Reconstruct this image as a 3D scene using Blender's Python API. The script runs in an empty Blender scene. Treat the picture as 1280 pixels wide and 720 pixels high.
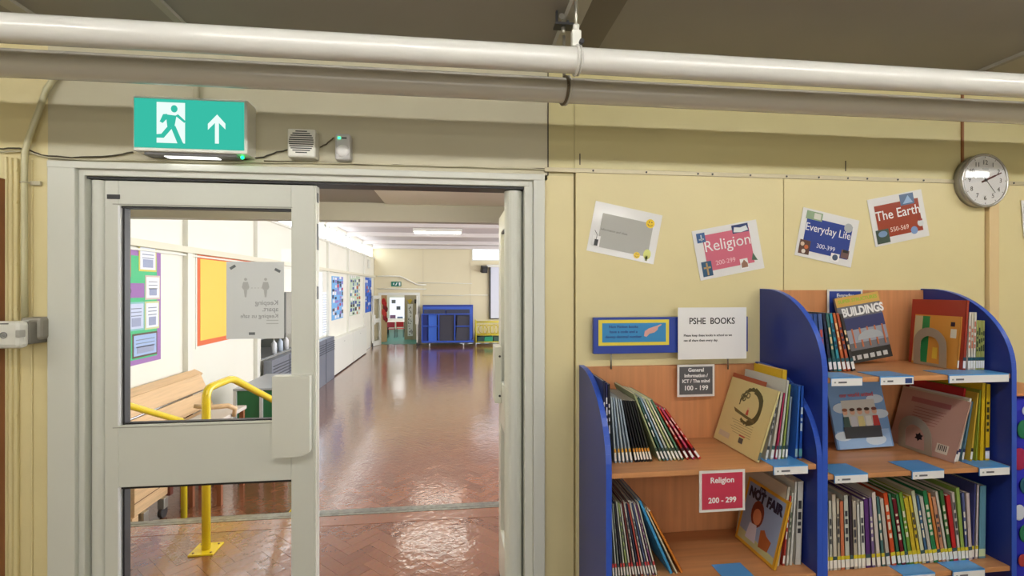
import bpy, bmesh, math, random
from mathutils import Vector, Matrix
random.seed(7)
S = bpy.context.scene
COL = S.collection
TH = math.radians(6.75); sn, cs = math.sin(TH), math.cos(TH)
F = 600.0; CZ = 1.6
# ---------------------------------------------------------------- camera
cd = bpy.data.cameras.new('camera'); cam = bpy.data.objects.new('camera', cd); COL.objects.link(cam)
cd.sensor_width = 36; cd.lens = F/1280*36; cd.clip_start = 0.02; cd.clip_end = 200
cam.location = (0, 0, CZ); cam.rotation_euler = (math.pi/2, 0, -TH); S.camera = cam
# ---------------------------------------------------------------- world, view
w = bpy.data.worlds.new('sky'); S.world = w; w.use_nodes = True
bg = w.node_tree.nodes['Background']; bg.inputs[0].default_value = (0.75, 0.86, 1, 1); bg.inputs[1].default_value = 1.0
S.view_settings.view_transform = 'Standard'; S.view_settings.look = 'None'
S.view_settings.gamma = 1; S.view_settings.use_curve_mapping = False
S.view_settings.exposure = 0.6
# strengths of everything that gives light (fittings, daylight at the windows and added fill)
TUBE_NEAR = 24      # fluorescent tubes on the library ceiling near the wall
FILL_TUBES = 11  # added fill tubes at the back of the library
FILL_BACK = 46        # added fill light behind the camera, no window modelled
HALL_WIN = 5       # overcast sky in the hall windows
HALL_AREA = 460
LOBBY_TUBE = 24
def area(name, loc, rot, sx, sy, power, col=(1, 1, 1)):
    l = bpy.data.lights.new(name, 'AREA'); l.shape = 'RECTANGLE'; l.size = sx; l.size_y = sy; l.energy = power; l.color = col
    o = bpy.data.objects.new(name, l); COL.objects.link(o); o.location = loc; o.rotation_euler = rot
    return o
R = math.radians
area('library_back_fill', (0.6, -3.85, 1.55), (R(90), 0, 0), 6.5, 1.3, FILL_BACK, (1, 0.99, 0.97))  # unseen area light added to fill the library
area('hall_right_daylight', (6.3, 10.5, 1.7), (0, R(90), 0), 2.4, 14, HALL_AREA, (0.97, 0.98, 1))
area('hall_near_fill', (2.3, 5.0, 2.2), (0, R(80), 0), 1.2, 2.2, 60, (0.97, 0.98, 1))  # extra area light standing inside the hall, clear of any window
# ---------------------------------------------------------------- helpers
def px(x, y, Y=None, X=None, z=None):
    u = (x-640)/F; v = (360-y)/F
    d = Vector((sn+u*cs, cs-u*sn, v))
    if Y is not None: t = Y/d.y
    elif X is not None: t = X/d.x
    else: t = (z-CZ)/d.z
    return Vector((0, 0, CZ)) + d*t
def lin(c):
    r = []
    for v in c[:3]:
        v /= 255
        r.append(v/12.92 if v <= .04045 else ((v+.055)/1.055)**2.4)
    return (*r, 1)
MATS = {}
def mat(name, col, rough=.5, metal=0, spec=.5, noise=0, nscale=8, bump=0, bscale=40, emit=0, coat=0, stretch=None):
    if name in MATS: return MATS[name]
    m = bpy.data.materials.new(name); m.use_nodes = True; nt = m.node_tree; b = nt.nodes['Principled BSDF']
    c = lin(col); b.inputs['Base Color'].default_value = c
    b.inputs['Roughness'].default_value = rough; b.inputs['Metallic'].default_value = metal
    b.inputs['Specular IOR Level'].default_value = spec
    if coat: b.inputs['Coat Weight'].default_value = coat; b.inputs['Coat Roughness'].default_value = .08
    if emit: b.inputs['Emission Color'].default_value = c; b.inputs['Emission Strength'].default_value = emit
    if noise or bump:
        tc = nt.nodes.new('ShaderNodeTexCoord'); mp = nt.nodes.new('ShaderNodeMapping'); nt.links.new(tc.outputs['Object'], mp.inputs[0])
        if stretch: mp.inputs['Scale'].default_value = stretch
    if noise:
        n = nt.nodes.new('ShaderNodeTexNoise'); n.inputs['Scale'].default_value = nscale; n.inputs['Detail'].default_value = 5
        nt.links.new(mp.outputs[0], n.inputs[0])
        r = nt.nodes.new('ShaderNodeValToRGB'); r.color_ramp.elements[0].position = .3; r.color_ramp.elements[1].position = .7
        r.color_ramp.elements[0].color = (*[v*(1-noise) for v in c[:3]], 1); r.color_ramp.elements[1].color = (*[min(1, v*(1+noise)) for v in c[:3]], 1)
        nt.links.new(n.outputs[0], r.inputs[0]); nt.links.new(r.outputs[0], b.inputs['Base Color'])
    if bump:
        n2 = nt.nodes.new('ShaderNodeTexNoise'); n2.inputs['Scale'].default_value = bscale; nt.links.new(mp.outputs[0], n2.inputs[0])
        bp = nt.nodes.new('ShaderNodeBump'); bp.inputs['Strength'].default_value = bump; bp.inputs['Distance'].default_value = .01
        nt.links.new(n2.outputs[0], bp.inputs['Height']); nt.links.new(bp.outputs[0], b.inputs['Normal'])
    MATS[name] = m; return m
def C(col, rough=.45, **k):       # plain coloured material, cached by colour
    return mat('paint_%d_%d_%d_%d' % (*col, int(rough*100)), col, rough, **k)
def emis(name, col, s):
    m = bpy.data.materials.new(name); m.use_nodes = True; nt = m.node_tree; nt.nodes.clear()
    e = nt.nodes.new('ShaderNodeEmission'); e.inputs[0].default_value = lin(col); e.inputs[1].default_value = s
    o = nt.nodes.new('ShaderNodeOutputMaterial'); nt.links.new(e.outputs[0], o.inputs[0]); return m
def glass(name, gloss=.06, tint=(1, 1, 1)):
    m = bpy.data.materials.new(name); m.use_nodes = True; nt = m.node_tree; nt.nodes.clear()
    t = nt.nodes.new('ShaderNodeBsdfTransparent'); t.inputs[0].default_value = (*tint, 1)
    g = nt.nodes.new('ShaderNodeBsdfGlossy'); g.inputs['Roughness'].default_value = .02
    lf_ = nt.nodes.new('ShaderNodeLayerWeight'); lf_.inputs[0].default_value = .5
    pw = nt.nodes.new('ShaderNodeMath'); pw.operation = 'POWER'; pw.inputs[1].default_value = 4.5; nt.links.new(lf_.outputs['Facing'], pw.inputs[0])
    lw = nt.nodes.new('ShaderNodeMath'); lw.operation = 'MULTIPLY_ADD'; lw.inputs[1].default_value = .8; lw.inputs[2].default_value = .035; nt.links.new(pw.outputs[0], lw.inputs[0])
    mx = nt.nodes.new('ShaderNodeMixShader'); o = nt.nodes.new('ShaderNodeOutputMaterial')
    nt.links.new(lw.outputs[0], mx.inputs[0]); nt.links.new(t.outputs[0], mx.inputs[1]); nt.links.new(g.outputs[0], mx.inputs[2]); nt.links.new(mx.outputs[0], o.inputs[0])
    return m
def woodmat(name, col, amt=.12, rough=.38, axis='X', scale=1.0, coat=0.0):
    m = bpy.data.materials.new(name); m.use_nodes = True; nt = m.node_tree; b = nt.nodes['Principled BSDF']
    tc = nt.nodes.new('ShaderNodeTexCoord'); mp = nt.nodes.new('ShaderNodeMapping'); nt.links.new(tc.outputs['Object'], mp.inputs[0])
    s = {'X': (1.2, 22, 22), 'Y': (22, 1.2, 22), 'Z': (22, 22, 1.2)}[axis]
    mp.inputs['Scale'].default_value = [v*scale for v in s]
    n = nt.nodes.new('ShaderNodeTexNoise'); n.inputs['Scale'].default_value = 2; n.inputs['Detail'].default_value = 7; nt.links.new(mp.outputs[0], n.inputs[0])
    r = nt.nodes.new('ShaderNodeValToRGB'); c = lin(col)
    r.color_ramp.elements[0].position = .3; r.color_ramp.elements[1].position = .72
    r.color_ramp.elements[0].color = (*[v*(1-amt*1.3) for v in c[:3]], 1); r.color_ramp.elements[1].color = (*[min(1, v*(1+amt)) for v in c[:3]], 1)
    nt.links.new(n.outputs[0], r.inputs[0]); nt.links.new(r.outputs[0], b.inputs['Base Color']); b.inputs['Roughness'].default_value = rough
    if coat: b.inputs['Coat Weight'].default_value = coat
    MATS[name] = m; return m
ORG = {}
class MB:
    def __init__(s): s.bm = bmesh.new()
    def box(s, a, b, bev=0, mx=None):
        lo = [min(p, q) for p, q in zip(a, b)]; hi = [max(p, q) for p, q in zip(a, b)]
        vs = [s.bm.verts.new((x, y, z)) for x in (lo[0], hi[0]) for y in (lo[1], hi[1]) for z in (lo[2], hi[2])]
        fs = [s.bm.faces.new([vs[i] for i in q]) for q in ((0, 1, 3, 2), (4, 6, 7, 5), (0, 4, 5, 1), (2, 3, 7, 6), (0, 2, 6, 4), (1, 5, 7, 3))]
        if bev:
            es = list({e for f in fs for e in f.edges})
            bev = min(bev, .45*min(h-l for h, l in zip(hi, lo)))
            r = bmesh.ops.bevel(s.bm, geom=es, offset=bev, segments=2, profile=.5, affect='EDGES')
            vs = list({v for f in r['faces'] for v in f.verts} | {v for v in vs if v.is_valid})
        if mx is not None: bmesh.ops.transform(s.bm, matrix=mx, verts=vs)
        return s
    def prism(s, pts, d, mx=None):       # pts: 3D loop, extruded by vector d
        d = Vector(d); v = [Vector(p) for p in pts]
        a = [s.bm.verts.new(p) for p in v]; b = [s.bm.verts.new(p+d) for p in v]
        n = len(a); s.bm.faces.new(a); s.bm.faces.new(list(reversed(b)))
        for i in range(n): s.bm.faces.new((a[i], b[i], b[(i+1) % n], a[(i+1) % n]))
        if mx is not None: bmesh.ops.transform(s.bm, matrix=mx, verts=a+b)
        return s
    def tube(s, path, r, seg=12, cap=True):
        P = [Vector(p) for p in path]; rings = []; up = None
        for i, p in enumerate(P):
            t = (P[min(i+1, len(P)-1)]-P[max(i-1, 0)]).normalized()
            if up is None:
                up = Vector((0, 0, 1)) if abs(t.z) < .9 else Vector((1, 0, 0))
            a = t.cross(up).normalized(); up = a.cross(t).normalized()
            rr = r[i] if isinstance(r, (list, tuple)) else r
            rings.append([s.bm.verts.new(p+a*rr*math.cos(2*math.pi*k/seg)+up*rr*math.sin(2*math.pi*k/seg)) for k in range(seg)])
        for i in range(len(rings)-1):
            for k in range(seg):
                f = s.bm.faces.new((rings[i][k], rings[i][(k+1) % seg], rings[i+1][(k+1) % seg], rings[i+1][k])); f.smooth = True
        if cap: s.bm.faces.new(list(reversed(rings[0]))); s.bm.faces.new(rings[-1])
        return s
    def disc(s, c, r, d, seg=32):        # cylinder from c, axis vector d
        c = Vector(c); return s.tube([c, c+Vector(d)], r, seg)
    def torus(s, c, R0, r, axis=(0, 1, 0), seg=28, sg=8, a0=0, a1=2*math.pi, ex=1, ez=1):
        c = Vector(c); ax = Vector(axis).normalized(); t = Vector((0, 0, 1)) if abs(ax.z) < .9 else Vector((1, 0, 0))
        e1 = ax.cross(t).normalized(); e2 = ax.cross(e1)
        full = abs(a1-a0-2*math.pi) < 1e-4
        pts = [c+e1*R0*ex*math.cos(a0+(a1-a0)*k/seg)+e2*R0*ez*math.sin(a0+(a1-a0)*k/seg) for k in range(seg+1)]
        return s.tube(pts, r, sg, cap=not full)
    def sphere(s, c, r, sc=(1, 1, 1)):
        m = Matrix.Translation(c) @ Matrix.Diagonal((*sc, 1)); g = bmesh.ops.create_uvsphere(s.bm, u_segments=14, v_segments=9, radius=r, matrix=m)
        for v in g['verts']:
            for f in v.link_faces: f.smooth = True
        return s
    def build(s, name, m, parent=None, world=False, label=None):
        bmesh.ops.recalc_face_normals(s.bm, faces=s.bm.faces[:])
        me = bpy.data.meshes.new(name)
        if parent is not None:
            org = ORG.get(parent.name, Vector())
            if world: bmesh.ops.translate(s.bm, vec=-org, verts=s.bm.verts[:])
        else:
            xs = [v.co for v in s.bm.verts]
            org = Vector(((min(v.x for v in xs)+max(v.x for v in xs))/2, (min(v.y for v in xs)+max(v.y for v in xs))/2, min(v.z for v in xs)))
            bmesh.ops.translate(s.bm, vec=-org, verts=s.bm.verts[:])
        s.bm.to_mesh(me); s.bm.free()
        o = bpy.data.objects.new(name, me); COL.objects.link(o); me.materials.append(m)
        if parent is not None: o.parent = parent
        else: o.location = org
        ORG[o.name] = org
        if label: o['label'] = label
        return o
def thing(name, label, cat, loc=(0, 0, 0), rot=(0, 0, 0), group=None):
    o = bpy.data.objects.new(name, None); COL.objects.link(o); o.location = loc; o.rotation_euler = rot; o.empty_display_size = .05
    o['label'] = label; o['category'] = cat
    if group: o['group'] = group
    ORG[o.name] = Vector(loc); return o
def tag(o, label, cat, group=None):
    o['label'] = label; o['category'] = cat
    if group: o['group'] = group
    return o
def struct(o, label=None, cat=None):
    o['kind'] = 'structure'
    if label: o['label'] = label
    if cat: o['category'] = cat
    return o
def sthing(name, label, cat, loc=(0, 0, 0)):
    o = thing(name, label, cat, loc); o['kind'] = 'structure'; return o
def text(body, size, loc, m, parent, name='lettering', mirror=False, align='CENTER', off=0.0, sx=1, world=False, rotz=0, ext=.0003):
    cu = bpy.data.curves.new('t', 'FONT'); cu.body = body; cu.size = size; cu.align_x = align; cu.align_y = 'CENTER'; cu.extrude = ext; cu.offset = off
    cu.resolution_u = 3
    t = bpy.data.objects.new('t', cu); me = bpy.data.meshes.new_from_object(t)
    M = Matrix.Translation(loc) @ Matrix.Rotation(rotz, 4, 'Z') @ Matrix.Rotation(math.pi/2, 4, 'X') @ Matrix.Diagonal((-sx if mirror else sx, 1, 1, 1))
    me.transform(M)
    if world: me.transform(Matrix.Translation(-ORG[parent.name]))
    if mirror: me.flip_normals()
    bpy.data.objects.remove(t); bpy.data.curves.remove(cu)
    me.materials.clear(); me.materials.append(m)
    o = bpy.data.objects.new(name, me); COL.objects.link(o); o.parent = parent; return o
def dup(o, parent=None):
    c = o.copy(); COL.objects.link(c)
    if parent: c.parent = parent
    for ch in list(o.children):
        dup(ch, c)
    return c
ORD = ['first', 'second', 'third', 'fourth', 'fifth', 'sixth', 'seventh', 'eighth', 'ninth', 'tenth', 'eleventh', 'twelfth', 'thirteenth', 'fourteenth', 'fifteenth', 'sixteenth', 'seventeenth', 'eighteenth', 'nineteenth', 'twentieth'] + ['twenty-'+q for q in ('first', 'second', 'third', 'fourth', 'fifth', 'sixth', 'seventh', 'eighth', 'ninth')] + ['thirtieth', 'thirty-first', 'thirty-second', 'thirty-third', 'thirty-fourth', 'thirty-fifth', 'thirty-sixth', 'thirty-seventh']
# ---------------------------------------------------------------- materials
M_yel = mat('yellow_wall_paint', (226, 213, 162), .42, noise=.03, nscale=3, bump=.04, bscale=60)
M_yelup = mat('upper_panel_darkened', (208, 198, 146), .34, noise=.03, nscale=3)  # greyer panel paint, its colour also darkened against the bright tubes
M_cream = mat('cream_wall_paint', (202, 196, 168), .4, noise=.03, nscale=3)
M_hallw = mat('hall_wall_paint', (238, 236, 222), .45, noise=.02, nscale=2)
M_white = mat('white_gloss_paint', (232, 232, 222), .3)
M_door = mat('pale_grey_powder_coat', (216, 218, 208), .32)
M_pipe = mat('white_pipe_gloss', (222, 221, 214), .22, noise=.03, nscale=5, coat=.4)
M_pipe2 = mat('cream_pipe_gloss', (218, 215, 204), .22, coat=.4)
M_ceil = mat('grey_ceiling_panel', (156, 151, 142), .75, noise=.04, nscale=2)
M_beam = mat('pale_ceiling_beam', (176, 172, 160), .6)
M_black = C((22, 22, 24)); M_dark = C((50, 50, 52))
M_chrome = mat('chrome', (200, 200, 200), .2, 1)
M_alu = mat('aluminium', (175, 172, 160), .35, .8)
M_blue = mat('royal_blue_panel', (34, 52, 136), .35, noise=.04, nscale=3)
M_blueedge = mat('blue_edging', (54, 92, 200), .3)
M_yrail = mat('yellow_gloss_paint', (236, 208, 36), .25, coat=.4)
M_wood = woodmat('beech_shelf_wood', (206, 146, 96), .1, .36, 'X')
M_woodz = woodmat('beech_back_wood', (204, 140, 92), .1, .4, 'Z')
M_bench = woodmat('bench_wood', (222, 186, 140), .1, .4, 'Y')
M_paper = mat('white_paper', (240, 240, 240), .6)
M_gloss = mat('laminated_paper', (236, 236, 236), .12, coat=.6)
M_glass = glass('clear_glass')
M_sky = emis('daylight_pane', (245, 250, 255), HALL_WIN)
# ---------------------------------------------------------------- library wall with doorway
D = 1.9; WT = .12
fx0 = px(65, 300, Y=D).x; fx1 = px(680, 300, Y=D).x; fz = 2.052
LC = 2.51                               # library ceiling height
jx = px(685, 200, Y=D).x; px1 = px(718, 300, Y=D).x
stripz = px(720, 214, Y=D).z
wl = MB(); wl.box((-3.5, D, 0), (fx0+.02, D+WT, LC)); wl.box((fx0+.02, D, fz-.02), (jx-.003, D+WT, LC)).box((fx1-.02, D, 0), (px1-.003, D+WT, fz+.0))
wf = struct(wl.build('wall_front', M_yel), 'yellow painted library wall around the white double doorway', 'wall')
MB().box((fx0-.01, D-.004, fz), (jx-.003, D, LC)).build('wall_panel', M_cream, wf, True, 'cream panel over the doorway')
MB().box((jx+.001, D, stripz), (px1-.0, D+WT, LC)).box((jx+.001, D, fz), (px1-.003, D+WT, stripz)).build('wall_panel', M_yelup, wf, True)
cj = px(977, 300, Y=D).x; pj = px(1200, 200, Y=D).x
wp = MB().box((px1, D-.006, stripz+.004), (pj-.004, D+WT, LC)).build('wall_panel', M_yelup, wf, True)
MB().box((px1+.003, D-.012, 0), (cj-.002, D+WT, stripz-.004)).build('wall_panel', M_yel, wf, True)
MB().box((cj+.002, D-.012, 0), (px(1227, 300, Y=D).x, D+WT, stripz-.004)).build('wall_panel', M_yel, wf, True)
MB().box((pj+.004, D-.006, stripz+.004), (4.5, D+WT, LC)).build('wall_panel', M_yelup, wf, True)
MB().box((px(1240, 300, Y=D).x, D-.010, 0), (4.5, D+WT, stripz-.004)).build('wall_panel', M_yel, wf, True)
MB().box((px1-.004, D+.02, 0), (4.5, D+WT, LC)).build('wall_core', C((120, 100, 60)), wf, True)
# timber post and cover strips
t = struct(MB().box((px(1228, 300, Y=D).x, D-.03, 0), (px(1240, 300, Y=D).x, D+.01, stripz-.01), .003).build('trim_1', mat('cream_post_paint', (226, 200, 150), .5)), 'narrow cream timber post running down below the wall clock', 'trim')
t = struct(MB().box((pj-.004, D-.014, stripz+.01), (pj+.005, D, LC), .001).build('trim_2', woodmat('brown_joint', (150, 100, 60), .1, .5, 'Z')), 'thin brown timber joint strip rising above the wall clock', 'trim')
st = sthing('trim_3', 'long pale metal cover strip across the yellow wall above the posters', 'trim', (px1, D, stripz))
MB().box((fx1, D-.016, stripz-.009), (px(1278, 200, Y=D).x+.3, D-.005, stripz+.009), .002).build('strip', mat('dull_metal', (190, 180, 150), .4, .3), st, True)
for i, xx in enumerate((740, 806, 870, 888, 935, 980, 1020, 1056, 1080, 1118, 1150, 1262)):
    MB().disc((px(xx, 215, Y=D).x, D-.016, stripz+.0), .004, (0, -.002, 0), 10).build('screw', M_dark, st, True)
jb = struct(MB().box((jx-.003, D-.008, fz), (jx+.001, D-.001, LC)).build('trim_4', C((60, 45, 30))), 'dark upright joint between the cream and yellow wall panels', 'trim')
for (a, b, c) in ((725, 192, 206), (1057, 201, 214)):
    p = px(a, b, Y=D-.006); q = px(a, c, Y=D-.006)
    MB().box((p.x-.0025, D-.0075, q.z), (p.x+.0015, D-.005, p.z)).build('scratch', C((50, 40, 30)), wf, True)
# mouldings at the far left of the wall
lm = sthing('trim_5', 'ribbed yellow vertical mouldings at the left edge beside the conduit', 'trim', (px(10, 300, Y=D).x, D, 0))
for (a, b, dp) in ((3, 8, .03), (9, 14, .022), (16, 21, .014), (37, 40, .006)):
    MB().box((px(a, 0, Y=D-dp).x, D-dp, 0), (px(b, 0, Y=D-dp).x, D, 2.06), .004).build('rib', M_yel, lm, True)
for yy in (212, 252, 330, 387, 520):
    p = px(20, yy, Y=D-.014); MB().disc((p.x, D-.014, p.z), .006, (0, -.004, 0), 10).build('screw_cap', M_yel, lm, True)
tag(MB().box((px(-12, 0, Y=D-.05).x, D-.05, .2), (px(-.5, 0, Y=D-.05).x, D-.01, 1.98)).build('notice_board_edge', woodmat('brown_edge', (150, 96, 58), .1, .5, 'Z')), 'brown timber board edge cut by the left side of the photo', 'board')
# rest of the library room
struct(MB().box((-3.5, -4, 0), (-3.4, D, LC)).build('wall_left', M_yel)); struct(MB().box((4.4, -4, 0), (4.5, D, LC)).build('wall_right', M_yel)); 
struct(MB().box((-3.5, -4.1, 0), (4.5, -4, LC)).build('wall_back', M_cream))
struct(MB().box((-3.5, -4, -.05), (4.5, D+.01, 0)).build('floor', mat('grey_brown_carpet', (120, 100, 80), .9, noise=.2, nscale=300)), 'grey brown library carpet', 'floor')
cl = struct(MB().box((-3.6, -4.1, LC), (4.6, D+WT, LC+.1)).build('ceiling', M_ceil), 'grey library ceiling crossed by pale beams', 'ceiling')
def ceilx(x, y): return px(x, y, z=LC).x
b0 = ceilx(712, 0); b1 = ceilx(740, 0); b2 = ceilx(783, 0)
MB().box((b0, -4, LC-.03), (b1-.012, D, LC), .002).build('beam', M_beam, cl, True)
MB().box((b1-.01, -4, LC-.008), (b2, D, LC), .002).build('tone_panel', mat('beam_shadow_strip', (122, 114, 102), .7), cl, True)  # dark strip carries the beam's shadow in its colour
MB().box((ceilx(193, 0), -4, LC-.012), (ceilx(204, 0), D, LC)).build('cover_strip', M_beam, cl, True)
MB().box((ceilx(18, 0)-.05, -4, LC-.012), (ceilx(18, 0), D, LC)).build('cover_strip', M_beam, cl, True)
MB().box((px(1280, 66, z=LC).x, -4, LC-.01), (4.4, D, LC)).build('tone_panel', mat('ceiling_panel_light', (172, 164, 148), .7), cl, True)
MB().box((px(1280, 66, z=LC).x-.02, -4, LC-.014), (px(1280, 66, z=LC).x, D, LC)).build('cover_strip', M_ceil, cl, True)
# fluorescent fittings on the library ceiling (above the frame; the back row is added fill)
M_tube = emis('lit_tube', (255, 252, 248), TUBE_NEAR); M_tubeb = emis('fill_tube_back', (255, 250, 240), FILL_TUBES)
def fitting(x0, x1, y, zc, m, label, grp):
    o = thing('ceiling_light', label, 'light', ((x0+x1)/2, y, zc), group=grp)
    MB().box((x0-.03, y-.04, zc-.035), (x1+.03, y+.04, zc), .006).build('housing', M_white, o, True)
    MB().tube([(x0, y, zc-.055), (x1, y, zc-.055)], .019, 12).build('tube', m, o, True)
    for q in (x0, x1): MB().box((q-.012, y-.02, zc-.075), (q+.012, y+.02, zc-.03)).build('lamp_holder', M_white, o, True)
    return o
for i, (a, b) in enumerate(((-2.9, -1.3), (-1.1, .5), (.7, 2.3), (2.5, 4.0))):
    fitting(a, b, .50, LC, M_tube, 'bare tube fitting, %s from the left in front of the pipes' % ORD[i], 'fluorescent fittings along the library ceiling')
for (a, b) in ((-2.4, -.8), (.4, 2.0)):
    fitting(a, b, -1.6, LC, M_tubeb, 'bare fill tube added at the back of the library, on the %s' % ('left' if a < 0 else 'right'), 'fill tubes added at the back of the library')
# ---------------------------------------------------------------- pipes
def pipe(name, Y, z, r, m, label):
    o = thing(name, label, 'pipe', (0, Y, z))
    P = [(-3.4+i*.39, Y, z) for i in range(21)]
    MB().tube(P, r, 28).build('pipe_run', m, o, True); return o
p1 = pipe('heating_pipe', 1.39, CZ+.674, .0368, M_pipe, 'thick white glossy upper heating pipe running under the ceiling')
p2 = pipe('heating_pipe', 1.58, CZ+.663, .0405, M_pipe2, 'cream lower heating pipe running close to the wall behind the upper pipe')
hx = px(720, 60, Y=1.39).x
hg = thing('pipe_hanger', 'white threaded rod hanger clamped around the upper white pipe', 'hanger', (hx, 1.39, CZ+.674+.04))
MB().tube([(hx, 1.39, LC), (hx, 1.39, CZ+.741)], .005, 10).build('rod', M_alu, hg, True)
MB().box((hx-.014, 1.38, CZ+.713), (hx+.014, 1.40, CZ+.761), .003).build('clamp_block', M_white, hg, True)
MB().disc((hx, 1.39, CZ+.761), .01, (0, 0, .018), 6).build('nut', M_white, hg, True)
MB().disc((hx+.004, 1.348, CZ+.706), .007, (0, -.012, 0), 12).build('bolt', M_dark, hg, True)
MB().torus((hx, 1.39, CZ+.674), .040, .0045, (1, 0, 0)).torus((hx+.009, 1.39, CZ+.674), .040, .003, (1, 0, 0)).build('ring', M_pipe, hg, True)
hx2 = px(705, 110, Y=1.58).x
h2 = thing('pipe_hanger', 'rusty ringed hanger around the lower cream pipe', 'hanger', (hx2, 1.58, CZ+.706))
MB().tube([(hx2, 1.58, LC), (hx2, 1.58, CZ+.706)], .005, 10).build('rod', M_alu, h2, True)
MB().torus((hx2, 1.58, CZ+.663), .0445, .0045, (1, .12, 0)).build('ring', mat('dirty_metal', (120, 108, 90), .5, .4), h2, True)
MB().torus((hx2+.009, 1.58, CZ+.663), .0445, .004, (1, .12, 0)).build('ring', M_pipe2, h2, True)
MB().box((hx2-.03, 1.53, CZ+.703), (hx2+.01, 1.542, CZ+.715), .002).build('bracket', M_alu, h2, True)
bx = px(700, 42, Y=1.6).x
br = thing('beam_clamp', 'dark metal clamp with bolts on the ceiling beam beside the hanger', 'clamp', (bx, 1.55, LC-.06))
MB().box((bx-.03, 1.53, LC-.052), (bx+.03, 1.57, LC-.045)).box((bx-.025, 1.545, LC-.045), (bx-.019, 1.555, LC-.0)).box((bx+.012, 1.545, LC-.045), (bx+.018, 1.555, LC-.0)).build('plate', M_dark, br, True)
MB().disc((bx, 1.55, LC-.075), .007, (0, 0, .024), 8).disc((bx-.01, 1.53, LC-.03), .01, (0, -.006, 0), 10).build('bolt', M_alu, br, True)
# ---------------------------------------------------------------- conduit and cables on the wall
Yc = D-.022
tag(MB().tube([px(74, 92, Y=Yc), px(66, 100, Y=Yc), px(58, 112, Y=Yc), px(48, 140, Y=Yc), px(37, 170, Y=Yc), px(31, 190, Y=Yc), px(30.5, 215, Y=Yc), px(30.5, 330, Y=Yc), px(31, 398, Y=Yc)], .0095, 14).build('conduit', mat('pale_green_cream_paint', (205, 200, 160), .3)), 'cream painted conduit bending down the wall left of the doorway', 'conduit')
tag(MB().tube([px(245, 95, Y=Yc), px(245, 124, Y=Yc)], .011, 12).build('conduit', M_cream), 'short upright conduit entering the exit sign from above', 'conduit')
for yy in (228,):
    p = px(34, yy, Y=D-.02); tag(MB().torus(px(31, yy, Y=Yc), .011, .003, (0, 0, 1)).box((p.x, D-.012, p.z-.008), (p.x+.035, D-.001, p.z+.008), .003).build('conduit_clip', M_cream), 'small saddle clip holding the bent conduit', 'clip')
def cable(pts, r, m, label):
    P = []
    for i in range(len(pts)-1):
        (a, b), (c, d) = pts[i], pts[i+1]
        for k in range(4):
            t_ = k/4; P.append(px(a+(c-a)*t_, b+(d-b)*t_+.35*math.sin(2.1*(i*4+k)), Y=D-.012))
    P.append(px(*pts[-1], Y=D-.012))
    return tag(MB().tube(P, r, 8).build('cable', m), label, 'cable')
cable([(0, 186), (20, 185), (35, 187), (52, 194), (90, 197), (140, 195), (166, 190)], .0028, C((70, 62, 45)), 'thin dark cable sagging from the left edge to the exit sign')
cable([(0, 190), (30, 189), (60, 197), (110, 200), (200, 201), (250, 203), (330, 203), (420, 204), (520, 207), (600, 209), (690, 212), (735, 213)], .003, M_cream, 'cream cable running along the top of the door frame')
cable([(176, 190), (190, 194), (240, 199), (300, 200), (330, 196), (346, 190), (362, 187)], .0026, C((60, 55, 45)), 'dark looping cable below the exit sign')
cable([(330, 201), (400, 203), (470, 206), (500, 206), (560, 208), (640, 210), (684, 211)], .0022, C((90, 80, 55)), 'brown cable twisted along the wall beyond the motion sensor')
cable([(400, 184), (408, 180), (417, 172)], .0026, C((90, 80, 60)), 'short curved cable between the siren box and motion sensor')
# ---------------------------------------------------------------- exit sign
def runner(mb_white, mb_green): pass
Ys = 1.82
e0 = px(166, 156, Y=Ys); e1 = px(309, 156, Y=Ys); ez0 = px(166, 186, Y=Ys).z; ez1 = px(166, 121, Y=Ys).z
ex = thing('exit_sign', 'lit green emergency exit sign with running figure and upward arrow above the doors', 'sign', ((e0.x+e1.x)/2, Ys, ez0))
MB().box((e0.x, Ys, ez0-.006), (e1.x, D, ez1+.006), .004).build('housing', M_white, ex, True)
M_green = emis('exit_green', (60, 196, 172), .62); M_exw = emis('exit_white', (235, 255, 248), .68)
MB().box((e0.x+.006, Ys-.004, ez0+.006), (e1.x-.01, Ys, ez1-.004), .001).build('face', M_green, ex, True)
W_ = e1.x-e0.x; H_ = ez1-ez0; cx0 = e0.x
def ep(u, v): return (cx0+.006+u*(W_-.016), Ys-.0045, ez0+.006+v*(H_-.01))
def fpoly(mb, pts, d=.0012, mp=ep):
    mb.prism([mp(u, v) for u, v in pts], (0, -d, 0)); return mb
fpoly(MB(), [(.205, .1), (.46, .1), (.46, .93), (.205, .93)]).build('door_symbol', M_exw, ex, True)
fig = MB(); g2 = lambda u, v: (ep(u, v)[0], Ys-.006, ep(u, v)[2])
hd = [(.365+.03*math.cos(a*math.pi/6), .8+.075*math.sin(a*math.pi/6)) for a in range(12)]
fpoly(fig, hd, mp=g2)
for q in ([(.29, .68), (.385, .66), (.365, .42), (.305, .40)], [(.3, .69), (.31, .62), (.26, .5), (.235, .53), (.265, .68)], [(.375, .66), (.455, .52), (.47, .55), (.4, .69)][::-1],
          [(.3, .42), (.345, .40), (.27, .2), (.17, .2), (.17, .26), (.25, .28)], [(.33, .45), (.375, .45), (.44, .12), (.46, .07), (.4, .07), (.39, .12)]):
    fpoly(fig, q, mp=g2)
fig.build('running_figure', M_green, ex, True)
fpoly(MB(), [(.735, .12), (.77, .12), (.77, .55), (.83, .42), (.83, .54), (.755, .72), (.67, .52), (.67, .40), (.735, .55)]).build('arrow_symbol', M_exw, ex, True)
MB().box((e0.x+.03, Ys+.01, ez0-.016), (e1.x-.04, D-.02, ez0-.006), .002).build('lamp_tray', C((110, 110, 110)), ex, True)
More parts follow.
